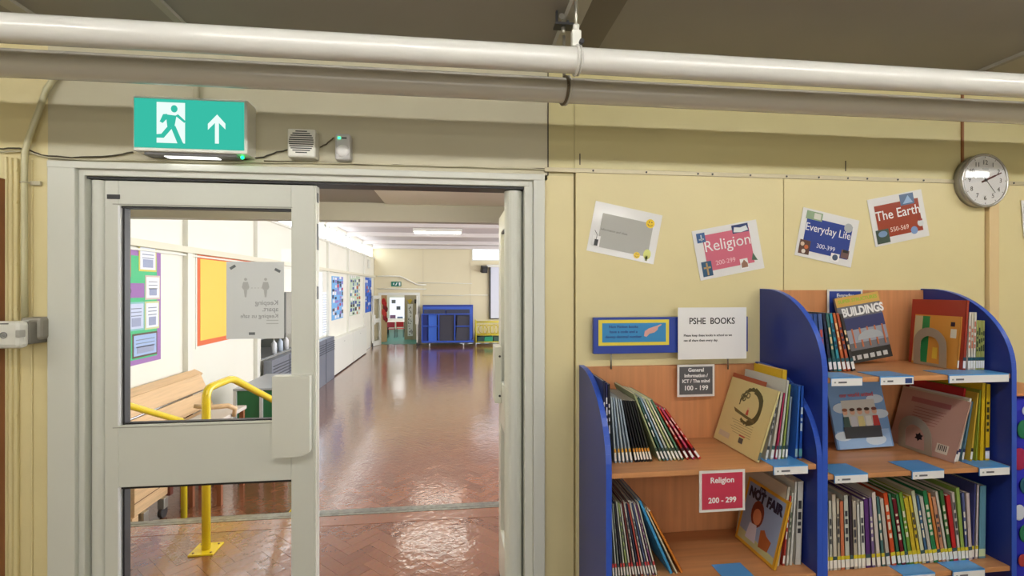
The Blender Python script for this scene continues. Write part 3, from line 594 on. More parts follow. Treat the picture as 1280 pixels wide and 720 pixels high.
# ---------------------------------------------------------------- books
CNAME = {}
def cname(c):
    import colorsys
    h, s, v = colorsys.rgb_to_hsv(*[q/255 for q in c]); h *= 360
    if v < .22: return 'black'
    if s < .13: return 'white' if v > .8 else 'grey' if v < .62 else 'pale grey'
    if h < 15 or h > 340: return 'red' if s > .5 else 'pink'
    if h < 40: return ('orange' if s > .55 else 'tan') if v > .5 else 'brown'
    if h < 65: return 'yellow' if s > .4 else 'cream'
    if h < 165: return 'green' if s > .25 else 'pale green'
    if h < 200: return 'teal'
    if h < 250: return ('navy' if v < .45 else 'blue') if s > .3 else 'pale blue'
    return 'purple'
def mkbook(t, h, d, col, P, lean, rz=0, band=None, tag_=(235, 235, 230), title=None, label='', grp=None, piv='L', cover2=None):
    # local frame: x thickness, y depth (spine at y=0 facing the viewer), z height; pivot corner at P
    o = thing('book', label, 'book', P, (0, lean, rz), grp)
    x0 = 0 if piv == 'L' else -t; m = C(col, .35)
    c = .0012 if t < .012 else .0018
    MB().box((x0, 0, 0), (x0+t, c, h)).box((x0, 0, 0), (x0+c, d, h)).box((x0+t-c, 0, 0), (x0+t, d, h)).build('cover', m, o)
    MB().box((x0+c, c, .002), (x0+t-c, d-.002, h-.002)).build('pages', mat('book_pages', (232, 226, 208), .8), o)
    e = .0005
    if tag_: MB().box((x0+t*.06, -e, .008), (x0+t*.94, .0002, .036)).build('spine_sticker', C(tag_, .4), o)
    if band: MB().box((x0, -e, .037), (x0+t, .0002, .05)).build('spine_band', C(band, .35), o)
    if title: 
        rr_ = random.Random(int(h*1e5)+int(t*1e5)+sum(col))
        z_ = h*.38
        while z_ < h*.88:
            l_ = rr_.uniform(.008, .03); MB().box((x0+t*.25, -e, z_), (x0+t*.75, .0002, min(z_+l_, h*.92))).build('spine_lettering', C(title, .4), o); z_ += l_+rr_.uniform(.006, .015)
            if z_ > h*.75: break
    return o
def pack(books, x0, Yf, z, side, shelfname, grp, start=0):
    """books: (t,h,d,col,lean_deg,extra). side 'L': packed from x0 rightwards, leaning left; 'R': packed from x0 leftwards, leaning right"""
    X = x0; prev = None; out = []
    n = len(books)
    for i, b in enumerate(books):
        t, h, d, col, ln = b[:5]; ex = dict(b[5]) if len(b) > 5 else {}
        a_ = R(ln)
        if prev:
            tp, hp, ap = prev
            zt_ = min(h*math.cos(a_), hp*math.cos(ap))
            adv = tp/math.cos(ap) + max(0, zt_*(math.tan(a_)-math.tan(ap))) + .0006
            X += adv if side == 'L' else -adv
        else:
            adv0 = max(0, h*math.sin(a_)); X += adv0*ex.pop('wall', 1) if side == 'L' else -adv0*ex.pop('wall', 1)
        ex.pop('wall', None)
        yo = ex.pop('yo', 0); zz = ex.pop('rz', 0)
        idx = (i if side == 'L' else n-1-i)
        lab = ex.pop('lab', None); extra = tall = ''
        if not lab:
            thick = 'thin' if t < .008 else ('slim' if t < .014 else 'thick')
            tall = ' tall' if h > .27 else (' short' if h < .2 else '')
            extra = ''
            if ex.get('band') and len(shelfname.split()) < 7: extra = ' with %s spine band' % cname(ex['band'])
            lab = '%s%s %s book%s, %s from left %s' % (thick, tall, cname(col), extra, ORD[idx], shelfname)
        while len(lab.split()) > 16:
            lab = lab.replace(extra, '') if extra and extra in lab else lab.replace(tall, '') if tall and tall in lab else ' '.join(lab.split()[:16])
        o = mkbook(t, h, d, col, (X, Yf+yo, z+.0005), (-a_ if side == 'L' else a_), zz, label=lab, grp=grp, piv='L' if side == 'L' else 'R', **ex)
        prev = (t, h, a_); out.append(o)
    return out
Wt = (226, 224, 216); 
# --- low bookcase, upper shelf, left run
nb = dict(band=(200, 60, 70), tag_=(200, 40, 60)); B = []
for i in range(3): B.append((.008, .29-.006*i, .2, ((26, 30, 72), (30, 34, 90), (24, 24, 40))[i], .5+.2*i, dict(title=(225, 225, 235), tag_=(190, 40, 50), band=(40, 60, 130))))
for i, c_ in enumerate(((170, 186, 196), (150, 170, 190), (176, 190, 198), (150, 165, 180), (160, 176, 190))): B.append((.0075, .235-.002*i, .2, c_, 4+1.6*i, dict(band=(230, 170, 60), tag_=(236, 232, 228))))
for i, c_ in enumerate(((18, 20, 30), (22, 22, 26), (16, 18, 24), (30, 36, 34), (20, 20, 26), (48, 52, 40))): B.append((.0075, .225, .2, c_, 12.5+.7*i, dict(band=(224, 150, 50), tag_=(240, 236, 226))))
for i, c_ in enumerate(((168, 178, 132), (60, 100, 90), (150, 180, 200), (205, 210, 200), (196, 206, 150), (222, 220, 190), (90, 140, 110))):
    B.append((.0075, .248 if i else .26, .21, c_, 22+1.1*i, dict(band=(60, 80, 70), tag_=(240, 240, 236), title=(240, 240, 230) if i % 2 else None)))
for i, c_ in enumerate(((196, 58, 44), (208, 70, 110), (206, 50, 46))): B.append((.0085, .225, .2, c_, 31+2.5*i, dict(band=(70, 40, 50), tag_=(240, 240, 240), title=(240, 200, 190))))
pack(B, LX0+PT+.001, 1.635, LS[0], 'L', 'on low bookcase upper shelf', 'books leaning left on the upper shelf of the low bookcase')
# --- low bookcase, upper shelf, right run (listed from the right panel leftwards)
B = [(.013, .262, .25, (36, 84, 180), 2, dict(tag_=(90, 160, 170), title=(200, 220, 230))), (.010, .262, .25, (44, 100, 190), 3, dict(tag_=(150, 190, 200))),
     (.02, .31, .17, (222, 182, 44), 3, dict(yo=.06, lab='tall yellow book behind the blue ones at right end of upper low shelf', tag_=None)),
     (.009, .225, .21, (130, 150, 170), 5, dict(band=(40, 70, 90))), (.008, .27, .24, (150, 170, 90), 6, dict(band=(50, 80, 80))), (.009, .285, .25, (206, 208, 200), 7, dict(band=(40, 90, 110))),
     (.007, .24, .24, (190, 60, 100), 8, dict(band=(40, 70, 90))), (.012, .245, .25, (206, 200, 186), 9.5, dict(band=(50, 90, 90))),
     (.008, .235, .25, (200, 200, 196), 12, dict(title=(60, 60, 70), band=(60, 70, 80))), (.007, .272, .21, (176, 90, 60), 14.5, dict(yo=.07, tag_=None))]
pl_ = pack(B, LX1-PT-.002, 1.60, LS[0], 'R', 'in right-hand run on low bookcase upper shelf', 'books leaning right on the upper shelf of the low bookcase')
def cover_on(o, fn): fn(o)
# big cream picture book, cover facing left
cbX = px(951, 577, z=LS[0]); 
cb = mkbook(.009, .262, .285, (222, 210, 150), (pl_[-1].location.x-.0265, 1.578, LS[0]+.0005), R(18.5), label='cream picture book showing a round tree and red figure on its cover', piv='R', grp=None, tag_=(90, 110, 110), band=None)
xs_ = -.009-.0006
def sid(o, pts, m, name, x=xs_):        # polygon on the left cover: (y from spine, z)
    return MB().prism([(x, y_, z_) for y_, z_ in pts], (.0006, 0, 0)).build(name, m, o)
def ring(cy, cz_, r1, r2, n=18, a0=0, a1=2*math.pi, j=0):
    A = [(cy+(r1+j*math.sin(5*k))*math.cos(a0+(a1-a0)*k/n), cz_+(r1+j*math.sin(5*k))*1.05*math.sin(a0+(a1-a0)*k/n)) for k in range(n+1)]
    Bb = [(cy+r2*math.cos(a0+(a1-a0)*k/n), cz_+r2*math.sin(a0+(a1-a0)*k/n)) for k in range(n, -1, -1)]
    return A+Bb
for (a0_, a1_, r1_, r2_) in ((R(95), R(262), .072, .052), (R(50), R(96), .069, .058), (R(-5), R(50), .066, .060), (R(262), R(300), .067, .058)):
    sid(cb, ring(.125, .172, r1_, r2_, 12, a0_, a1_, .002), C((84, 80, 44)), 'tree_picture')
for (y_, z_) in ((.18, .2), (.165, .215), (.15, .21), (.17, .195)): sid(cb, ring(y_, z_, .012, .007, 8), C((110, 104, 66)), 'leaf_picture', xs_-.0002)
sid(cb, [(.07, .118), (.2, .135), (.215, .15), (.17, .142), (.12, .135), (.08, .13)], C((110, 100, 60)), 'ground_picture', xs_-.0002)
sid(cb, [(.12, .138), (.135, .138), (.132, .158), (.123, .158)], C((190, 80, 60)), 'figure_picture', xs_-.0004)
sid(cb, [(.123, .158), (.131, .158), (.131, .167), (.123, .167)], C((225, 190, 150)), 'figure_picture', xs_-.0004)
for i in range(6): sid(cb, [(.07, .104-.009*i), (.205-.012*(i % 3), .104-.009*i), (.205-.012*(i % 3), .1055-.009*i), (.07, .1055-.009*i)], C((150, 140, 100)), 'print_line')
sid(cb, [(.105, .03), (.13, .03), (.13, .05), (.105, .05)], C((90, 90, 84)), 'barcode'); sid(cb, [(.1, .055), (.135, .055), (.135, .06), (.1, .06)], C((200, 60, 50)), 'print_line')
sid(cb, [(.19, .024), (.26, .024), (.26, .045), (.19, .045)], C((205, 195, 170)), 'print_block')
# --- low bookcase, lower shelf
B = []
cols = [(110, 120, 120), (70, 80, 90), (190, 200, 196), (150, 160, 150), (60, 60, 70), (200, 206, 190), (170, 190, 120), (214, 214, 206), (120, 60, 60), (206, 200, 190), (60, 64, 90), (200, 90, 80), (216, 214, 206), (90, 100, 140), (226, 222, 214), (130, 80, 130), (206, 206, 190)]
for i, c_ in enumerate(cols):
    B.append((.0062, .265-.003*(i % 4), .22, c_, 3+.75*i, dict(tag_=(225, 225, 220), band=(205, 70, 70) if i % 3 else (80, 90, 90), title=((110, 110, 116) if sum(c_) > 450 else (180, 180, 180)) if i % 3 == 0 else None)))
B += [(.010, .285, .23, (70, 160, 216), 24, dict(tag_=None)), (.007, .25, .22, (222, 210, 180), 26, dict(tag_=None)), (.009, .25, .22, (214, 130, 50), 28, dict(tag_=None))]
pack(B, LX0+PT+.001, 1.60, LS[1], 'L', 'on low bookcase lower shelf', 'books leaning left on the lower shelf of the low bookcase')
B = [(.024, .30, .25, (210, 208, 200), 2, dict(title=(50, 50, 50), tag_=None)), (.010, .30, .25, (222, 222, 214), 4, dict(tag_=None)), (.008, .262, .24, (214, 214, 200), 5, dict(title=(60, 90, 60))), (.008, .25, .24, (196, 70, 60), 6.5, dict(title=(240, 240, 240))), (.012, .285, .25, (206, 200, 184), 9, dict(tag_=None))]
pn = pack(B, LX1-PT-.004, 1.60, LS[1], 'R', 'in right-hand run on low bookcase lower shelf', 'books leaning right on the lower shelf of the low bookcase')
nx = px(972, 708, z=LS[1])
nf = mkbook(.010, .245, .235, (226, 170, 50), (pn[-1].location.x-.03, 1.575, LS[1]+.0005), R(14.5), label='orange picture book reading It\'s Not Fair with girl and dog cover', piv='R', tag_=None)
xs2 = -.0106
def sid2(pts, m, name, x=xs2): return MB().prism([(x, y_, z_) for y_, z_ in pts], (.0006, 0, 0)).build(name, m, nf)
sid2([(.012, .012), (.222, .012), (.222, .233), (.012, .233)], C((150, 170, 205)), 'cover_picture')
sid2([(.012, .012), (.222, .012), (.222, .05), (.012, .035)], C((196, 200, 150)), 'ground_picture', xs2-.0003)
sid2([(.14+.036*math.cos(a*math.pi/8), .135+.05*math.sin(a*math.pi/8)) for a in range(16)], C((120, 44, 28)), 'hair_picture', xs2-.0005)
sid2([(.138+.024*math.cos(a*math.pi/8), .125+.03*math.sin(a*math.pi/8)) for a in range(16)], C((222, 140, 100)), 'face_picture', xs2-.0008)
sid2([(.12, .03), (.18, .03), (.17, .09), (.13, .095)], C((210, 205, 220)), 'dress_picture', xs2-.0006)
sid2([(.05, .035), (.1, .03), (.105, .09), (.085, .1), (.07, .085), (.04, .075)], C((176, 96, 50)), 'dog_picture', xs2-.0006)
def sidetext(body, size, y_, z_, m, o, x, rot=0, sx=1, off=.001):
    cu = bpy.data.curves.new('t', 'FONT'); cu.body = body; cu.size = size; cu.align_x = 'CENTER'; cu.align_y = 'CENTER'; cu.extrude = .0003; cu.offset = off; cu.resolution_u = 3
    t_ = bpy.data.objects.new('t', cu); me = bpy.data.meshes.new_from_object(t_)
    me.transform(Matrix.Translation((x, y_, z_)) @ Matrix.Rotation(-math.pi/2, 4, 'Z') @ Matrix.Rotation(math.pi/2, 4, 'X') @ Matrix.Rotation(rot, 4, 'Z') @ Matrix.Diagonal((sx, 1, 1, 1)))
    bpy.data.objects.remove(t_); bpy.data.curves.remove(cu); me.materials.clear(); me.materials.append(m)
    q = bpy.data.objects.new('lettering', me); COL.objects.link(q); q.parent = o; return q
sidetext('NOT FAIR', .05, .115, .198, C((24, 24, 60)), nf, xs2-.0008, off=.003, sx=.85); sidetext("IT'S", .022, .14, .226, C((24, 24, 60)), nf, xs2-.0008)
# --- tall bookcase, top shelf
B = []
for i, c_ in enumerate(((60, 90, 150), (70, 100, 170), (52, 84, 150), (80, 104, 160))): B.append((.018, .218, .14, c_, 3+.8*i, dict(title=(200, 80, 70), band=(40, 44, 60))))
for i, c_ in enumerate(((34, 40, 70), (60, 110, 110), (50, 150, 170), (204, 106, 60), (190, 90, 60), (60, 56, 60))): B.append((.0135, .222, .14, c_, 8+1.2*i, dict(title=(230, 200, 150) if i % 2 else (40, 60, 90), band=(40, 90, 100), tag_=(236, 236, 236))))
pack(B, RX0+PT+.001, 1.655, RS[0], 'L', 'on tall bookcase top shelf', 'small paperbacks leaning left on the top shelf of the tall bookcase')
def faceout(corners_c, wd, ht, tilt, pitch, col, label, Yp, z, th=.010):
    c = px(*corners_c, Y=Yp)
    o = thing('book', label, 'book', (c.x, Yp, z), (R(pitch), -R(tilt), 0))
    MB().box((-wd/2, 0, 0), (wd/2, .0012, ht)).box((-wd/2, th-.0012, 0), (wd/2, th, ht)).box((-wd/2, 0, 0), (-wd/2+.0012, th, ht)).build('cover', C(col, .25), o)
    MB().box((-wd/2+.0012, .0012, .002), (wd/2-.002, th-.0012, ht-.002)).build('pages', mat('book_pages', (232, 226, 208), .8), o)
    return o
bk = faceout((1089, 452), .2, .275, 9, -6, (120, 120, 126), 'large grey book reading BUILDINGS standing cover-out behind the paperbacks', 1.80, RS[0]+.017)
fy = -.0008
def fr_(o, x0, z0, x1, z1, c_, name='cover_picture', y=fy, t=.0006): return MB().box((x0, y-t, z0), (x1, y, z1)).build(name, C(c_, .3), o)
fr_(bk, -.1, .235, .1, .275, (214, 170, 90), 'title_band'); text('SUPER STRUCTURES', .02, (0, -.002, .256), C((160, 190, 60)), bk, off=.0006)
fr_(bk, -.1, .135, .1, .185, (60, 66, 110)); text('BUILDINGS', .048, (.012, -.0022, .208), M_paper, bk, off=.002, sx=.8)
fr_(bk, -.1, .08, .1, .135, (150, 156, 170)); fr_(bk, -.1, 0, .1, .05, (44, 44, 46))
MB().prism([(-.07+.06*math.cos(k*math.pi/10)+.09, -.0018, .09+.035*math.sin(k*math.pi/10)) for k in range(11)], (0, -.0006, 0)).build('dome_picture', C((170, 176, 180)), bk)
for i in range(5): fr_(bk, -.06+i*.035, .06, -.053+i*.035, .14, (190, 110, 70), 'crane_picture', -.0016)
for i in range(6): fr_(bk, -.09+i*.03, .012, -.07+i*.03, .03, (200, 200, 200), 'building_picture', -.0016)
# small Everyday sign behind
framed('shelf_sign', 1034, 361.5, 1078, 400, D-.032, C((44, 66, 150), .3), (('Everyday', 369.5, .022),), 'small blue framed sign reading Everyday behind the BUILDINGS book')
B = [(.0085, .19, .14, (186, 190, 110), 1, {}), (.0085, .19, .14, (176, 184, 100), 1, {}), (.0085, .19, .14, (190, 192, 116), 1, {}), (.0085, .19, .14, (180, 186, 104), 1.2, {})]
B = [(*b[:5], dict(title=(60, 80, 60), band=(40, 84, 100), tag_=(238, 238, 238))) for b in B]
B += [(.011, .222, .15, c_, 1.6, dict(title=(200, 120, 90), band=(40, 84, 100))) for c_ in ((220, 216, 206), (212, 204, 190), (222, 214, 204))]
B += [(.012, .268, .22, (168, 58, 44), 4, dict(tag_=(236, 236, 236), band=(40, 70, 90), yo=-.0))]
pr = pack(B, RX1-PT-.012, 1.62, RS[0], 'R', 'in right-hand run on tall bookcase top shelf', 'upright paperbacks at the right of the tall bookcase top shelf')
rb = mkbook(.008, .205, .185, (214, 150, 66), (pr[-1].location.x-.015, 1.632, RS[0]+.0005), R(5.5), label='orange and green picture book showing its cover beside the grey bookend', piv='R', tag_=(236, 236, 230))
def sd(o, pts, c_, name, x): return MB().prism([(x, y_, z_) for y_, z_ in pts], (.0006, 0, 0)).build(name, C(c_, .3), o)
sd(rb, [(.12, .01), (.15, .01), (.15, .2), (.12, .2)], (50, 140, 80), 'cover_picture', -.0088); sd(rb, [(.15, .01), (.183, .01), (.183, .2), (.15, .2)], (196, 188, 150), 'cover_picture', -.0088)
sd(rb, [(.012, .12), (.034, .12), (.034, .155), (.012, .155)], (225, 220, 205), 'barcode', -.0088); sd(rb, [(.02, .165), (.036, .165), (.036, .182), (.02, .182)], (50, 30, 50), 'print_mark', -.0088)
sd(rb, [(.08, .03), (.1, .03), (.1, .075), (.08, .075)], (224, 190, 70), 'print_mark', -.0088)
def bookend(x, y0, y1, z, h, lean, label):
    o = thing('bookend', label, 'bookend', (x, y0, z+.0008), (0, lean, 0))
    w_ = y1-y0; outer = [(0, 0)]; cx_ = w_/2; r_ = w_/2
    outer += [(cx_-r_*math.cos(k*math.pi/12), h-r_+r_*math.sin(k*math.pi/12)) for k in range(13)] + [(w_, 0)]
    ri = r_*.58; inner = [(cx_+ri*math.cos(k*math.pi/12), h-r_+ri*math.sin(k*math.pi/12)-.006) for k in range(13)]
    poly = outer + [(cx_-ri, 0)][:0] + [(cx_+ri, 0.012)] + inner + [(cx_-ri, 0.012)]
    bm_ = MB()
    # left leg, right leg, arch segments as quads around the opening
    N = 12
    O = [(cx_-r_*math.cos(k*math.pi/N), h-r_+r_*math.sin(k*math.pi/N)) for k in range(N+1)]; I = [(cx_-ri*math.cos(k*math.pi/N), h-r_+ri*math.sin(k*math.pi/N)-.006) for k in range(N+1)]
    O = [(0, 0)]+O+[(w_, 0)]; I = [(cx_-ri, .012)]+I+[(cx_+ri, .012)]
    for k in range(len(O)-1): bm_.prism([(0, *O[k]), (0, *O[k+1]), (0, *I[k+1]), (0, *I[k])], (.0016, 0, 0))
    bm_.prism([(0, *O[0]), (0, *I[0]), (0, *I[-1]), (0, *O[-1])], (.0016, 0, 0))
    bm_.build('upright', mat('bookend_metal', (170, 158, 140), .4, .25), o)
    MB().box((0, 0, -.0002), (.05, w_, .0006)).build('foot', mat('bookend_metal', (170, 158, 140), .4, .25), o)
    return o
bookend(rb.location.x-.016, 1.665, 1.80, RS[0], .155, 0, 'arched grey metal bookend beside the orange book on the tall bookcase top shelf')
# --- tall bookcase, middle shelf
so = faceout((1083, 558), .25, .262, 1.5, -13, (120, 160, 210), 'sky blue book with row of seated people on its cover, standing cover-out', 1.76, RS[1]+.010)
fr_(so, -.117, 0, .117, .07, (150, 184, 226)); 
for (x_, z_, r_) in ((-.07, .16, .035), (.08, .19, .03), (.09, .13, .03), (-.09, .05, .03), (.05, .03, .035), (0, .06, .02)): blob(so, x_, z_, r_, C((206, 220, 236), .3), 'cloud_picture', -.0016, (1.3, .6))
fr_(so, -.075, .09, .075, .19, (206, 204, 200), 'crowd_picture', -.0022)
for i, (c1, c2) in enumerate((((150, 90, 60), (60, 90, 90)), ((70, 40, 36), (210, 210, 220)), ((90, 40, 30), (226, 214, 150)), ((60, 40, 30), (230, 230, 226)), ((120, 60, 50), (196, 60, 60)))):
    x_ = -.066+i*.033; MB().prism([(x_-.016, -.003, .07), (x_+.016, -.003, .07), (x_+.012, -.003, .125), (x_-.012, -.003, .125)], (0, -.0006, 0)).build('figure_picture', C(c2, .3), so)
    blob(so, x_, .142, .011, C((224, 176, 150)), 'face_picture', -.0032); blob(so, x_, .152, .011, C(c1), 'hair_picture', -.0035, (1.1, .6))
fr_(so, -.085, .04, .08, .085, (62, 66, 78), 'sofa_picture', -.0038); 
text('our world united', .022, (0, -.0035, .21), C((200, 110, 130)), so, off=.0008)
B = [(.006, .17, .18, (190, 50, 60), 14, dict(tag_=(236, 236, 236))), (.006, .165, .18, (206, 206, 200), 17, dict(tag_=(236, 236, 236), band=(40, 50, 60)))]
pack([(.006, .085, .15, (190, 50, 60), 10, dict(lab='small red booklet at far left of tall bookcase middle shelf')), (.006, .085, .15, (160, 60, 66), 14, dict(lab='small dark red booklet beside the red one on the middle shelf'))], RX0+PT+.001, 1.575, RS[1], 'L', '', 'small booklets at the left of the middle shelf')
B = [(.02, .29, .24, (216, 180, 30), 1, dict(title=(60, 60, 30), tag_=(230, 230, 235), band=(30, 50, 110))), (.018, .295, .24, (222, 186, 30), 2, dict(tag_=None)), (.008, .27, .22, (150, 160, 50), 4, dict(tag_=None)), (.009, .26, .2, (206, 170, 60), 7, dict(band=(40, 40, 40))),
     (.010, .27, .24, (190, 44, 50), 9, dict(yo=.04, tag_=None)), (.008, .23, .23, (90, 130, 150), 11, dict(band=(30, 40, 90))), (.012, .245, .24, (226, 224, 218), 14, dict(band=(40, 44, 100))), (.008, .242, .26, (206, 196, 170), 16, dict(band=(40, 44, 100)))]
pm = pack(B, RX1-PT-.012, 1.60, RS[1], 'R', 'in right-hand run on tall bookcase middle shelf', 'books leaning right on the middle shelf of the tall bookcase')
pb = mkbook(.007, .238, .27, (196, 156, 142), (pm[-1].location.x-.0095, 1.585, RS[1]+.0005), R(17.5), label='dusky pink book showing its back cover with barcode on the middle shelf', piv='R', tag_=(236, 236, 236), band=(30, 34, 80))
for i in range(6): sd(pb, [(.07+.006*i, .17-.012*i), (.2, .17-.012*i), (.2, .172-.012*i), (.07+.006*i, .172-.012*i)], (160, 90, 90), 'print_line', -.0078)
sd(pb, [(.03, .02), (.075, .02), (.075, .055), (.03, .055)], (225, 215, 200), 'barcode', -.0078)
for i in range(5): sd(pb, [(.036+.007*i, .03), (.039+.007*i, .03), (.039+.007*i, .052), (.036+.007*i, .052)], (50, 40, 40), 'barcode_line', -.0082)
sd(pb, [(.15+.018*(1 if k % 2 else .6)*math.cos(k*math.pi/6), .055+.018*(1 if k % 2 else .6)*math.sin(k*math.pi/6)) for k in range(12)], (34, 24, 28), 'star_mark', -.0078)
sd(pb, [(.06, .19), (.22, .19), (.22, .21), (.06, .21)], (176, 110, 110), 'title_block', -.0078)
bookend(pb.location.x-.016, 1.66, 1.80, RS[1], .14, R(0), 'arched metal bookend beside the dusky pink book on the middle shelf')
# --- tall bookcase, third shelf (full row)
row = [(196, 84, 46), (120, 60, 40), (206, 204, 196), (196, 196, 184), (214, 206, 190), (190, 180, 160), (206, 120, 84), (196, 200, 190), (60, 50, 60), (190, 180, 164), (214, 214, 210), (222, 222, 216), (90, 50, 120), (120, 100, 150), (216, 206, 200), (80, 120, 120), (196, 190, 180), (206, 80, 40), (60, 120, 90), (110, 24, 40), (60, 130, 80), (120, 160, 60), (206, 180, 50), (214, 190, 60), (206, 210, 180), (70, 110, 150), (190, 190, 184), (40, 130, 80), (206, 130, 70), (196, 140, 110), (206, 200, 190), (60, 110, 60), (196, 40, 44), (206, 196, 190), (150, 180, 90), (90, 100, 150), (206, 190, 190)]
B = []; n = len(row)
for i, c_ in enumerate(row):
    if i < 12: ln = 1.0+.1*i
    elif i < 19: ln = 2.5+1.1*(i-12)
    elif i < 30: ln = 9.6+.1*(i-19)
    else: ln = max(3, 10.7-1.3*(i-30))
    h_ = .262+.014*math.sin(i*1.9) - (.03 if i in (10, 11) else 0)
    t_ = (.0125, .0160, .0190, .0135, .0165)[i % 5]
    B.append((t_, h_, .2, c_, ln, dict(band=(216, 200, 50) if i % 4 else (60, 90, 90), tag_=(236, 236, 230), title=((60, 60, 70) if sum(c_) > 400 else (226, 220, 200)) if i % 2 else None)))
pack(B, RX0+PT+.001, 1.595, RS[2], 'L', 'on third shelf of tall bookcase', 'row of thin books on the third shelf of the tall bookcase')
B = [(.03, .275, .22, (100, 150, 170), 1, dict(tag_=(200, 220, 180), lab='wide teal book at the right end of tall bookcase third shelf')), (.012, .28, .2, (196, 186, 190), 1.5, dict(band=(216, 200, 50), lab='pale speckled book left of the wide teal book on third shelf')),
     (.010, .285, .2, (70, 74, 130), 2.5, dict(band=(216, 200, 50), lab='navy book left of the pale speckled book on third shelf'))]
pack(B, RX1-PT-.03, 1.60, RS[2], 'R', '', 'books at the right end of the third shelf')
# patterned fabric bag at right edge
a = px(1267, 520, Y=1.62)
bgm = mat('blue_patterned_fabric', (36, 40, 190), .7, noise=.1, nscale=6, bump=.3, bscale=30)
fb = thing('storage_bag', 'deep blue patterned fabric bag hanging beside the tall bookcase at right edge', 'bag', (a.x+.16, 1.66, .35))
MB().box((RX1+.012, 1.56, .35), (RX1+.35, 1.80, 1.19), .05).build('body', bgm, fb, True)
MB().box((RX1+.03, 1.575, 1.19), (RX1+.33, 1.785, 1.2), .004).build('rim', C((214, 140, 90)), fb, True)
for (x_, z_, r_, c_) in ((.05, 1.07, .03, (30, 120, 80)), (.03, .96, .035, (170, 30, 80)), (.06, .86, .028, (24, 90, 110)), (.03, .76, .025, (206, 214, 230)), (.055, 1.14, .014, (200, 210, 230)), (.06, .68, .03, (30, 120, 80)), (.045, .58, .02, (180, 60, 60))):
    MB().sphere((RX1+.012+x_, 1.56, z_), r_, (1, .12, 1.2)).build('printed_spot', C(c_, .7), fb, True)
# ---------------------------------------------------------------- lobby and hall shell
HF = -.55; HC = 3.2; HX0 = -3.07; HX1 = 6.5; HY0 = 3.56; HY1 = 18.75; LBC = 2.215
M_parq = bpy.data.materials.new('parquet'); M_parq.use_nodes = True
nt = M_parq.node_tree; b = nt.nodes['Principled BSDF']
oi = nt.nodes.new('ShaderNodeObjectInfo'); gi = nt.nodes.new('ShaderNodeNewGeometry'); ad = nt.nodes.new('ShaderNodeMath'); ad.operation = 'ADD'
nt.links.new(oi.outputs['Random'], ad.inputs[0]); nt.links.new(gi.outputs['Random Per Island'], ad.inputs[1]); fm = nt.nodes.new('ShaderNodeMath'); fm.operation = 'FRACT'; nt.links.new(ad.outputs[0], fm.inputs[0])
rp = nt.nodes.new('ShaderNodeValToRGB'); rp.color_ramp.elements[0].color = lin((134, 80, 50)); rp.color_ramp.elements[1].color = lin((158, 100, 66)); nt.links.new(fm.outputs[0], rp.inputs[0])
nz = nt.nodes.new('ShaderNodeTexNoise'); nz.inputs['Scale'].default_value = 60; tcn = nt.nodes.new('ShaderNodeTexCoord'); nt.links.new(tcn.outputs['Object'], nz.inputs[0])
mxn = nt.nodes.new('ShaderNodeMix'); mxn.data_type = 'RGBA'; mxn.blend_type = 'MULTIPLY'; mxn.inputs[0].default_value = .35; nt.links.new(rp.outputs[0], mxn.inputs[6]); nt.links.new(nz.outputs[1], mxn.inputs[7]); nt.links.new(mxn.outputs[2], b.inputs['Base Color'])
b.inputs['Roughness'].default_value = .26; b.inputs['Coat Weight'].default_value = 1; b.inputs['Coat IOR'].default_value = 1.65; b.inputs['Coat Roughness'].default_value = .1
bp_ = nt.nodes.new('ShaderNodeBump'); bp_.inputs['Strength'].default_value = .2; bp_.inputs['Distance'].default_value = .01; nz2 = nt.nodes.new('ShaderNodeTexNoise'); nz2.inputs['Scale'].default_value = 20; nt.links.new(gi.outputs['Position'], nz2.inputs[0]); nt.links.new(nz2.outputs[0], bp_.inputs['Height']); nt.links.new(bp_.outputs[0], b.inputs['Normal']); nt.links.new(bp_.outputs[0], b.inputs['Coat Normal'])
M_sub = C((70, 40, 26), .5)
lf = struct(MB().box((HX0, D, -.06), (HX1, HY0, -.012)).build('floor', M_sub), 'glossy brown herringbone parquet landing beyond the doors', 'floor')
hf = struct(MB().box((HX0, HY0, HF-.1), (HX1, HY1, HF-.012)).build('floor', M_sub), 'long glossy brown herringbone parquet floor of the hall', 'floor')
BW = .075; BL = .225
blk = bmesh.new()
def add_block(bm_, cx_, cy_, ang, top, tilt):
    M = Matrix.Translation((cx_, cy_, top)) @ Matrix.Rotation(ang, 4, 'Z') @ Matrix.Rotation(tilt[0], 4, 'X') @ Matrix.Rotation(tilt[1], 4, 'Y')
    g_ = .0005; vs = [bm_.verts.new(M @ Vector((sx_*(BL/2-g_), sy_*(BW/2-g_), z_))) for z_ in (-.02, 0) for sx_, sy_ in ((-1, -1), (1, -1), (1, 1), (-1, 1))]
    for q in ((3, 2, 1, 0), (4, 5, 6, 7), (0, 1, 5, 4), (1, 2, 6, 5), (2, 3, 7, 6), (3, 0, 4, 7)): bm_.faces.new([vs[i] for i in q])
def blocks(x0, x1, y0, y1):
    c45 = math.sqrt(.5); Rr = int((max(abs(x0), abs(x1))+y1)/BW*1.5)+8
    for k in range(-Rr, Rr):
        for j in range(-Rr//3, Rr//3):
            for (ox, oy, dx, dy, ang) in ((k, k+6*j, 1.5, .5, 0), (k, k+6*j+1, .5, 1.5, math.pi/2)):
                lx = (ox+dx)*BW; ly = (oy+dy)*BW
                wx = (lx-ly)*c45; wy = (lx+ly)*c45
                if x0 <= wx <= x1 and y0 <= wy <= y1: yield wx, wy, ang+math.pi/4
def clipf(x, y, top): 
    dep = y*cs+x*sn
    if dep < .5: return False
    u = 640+F*(x*cs-y*sn)/dep; v = 360-F*(top-CZ)/dep
    return u, v
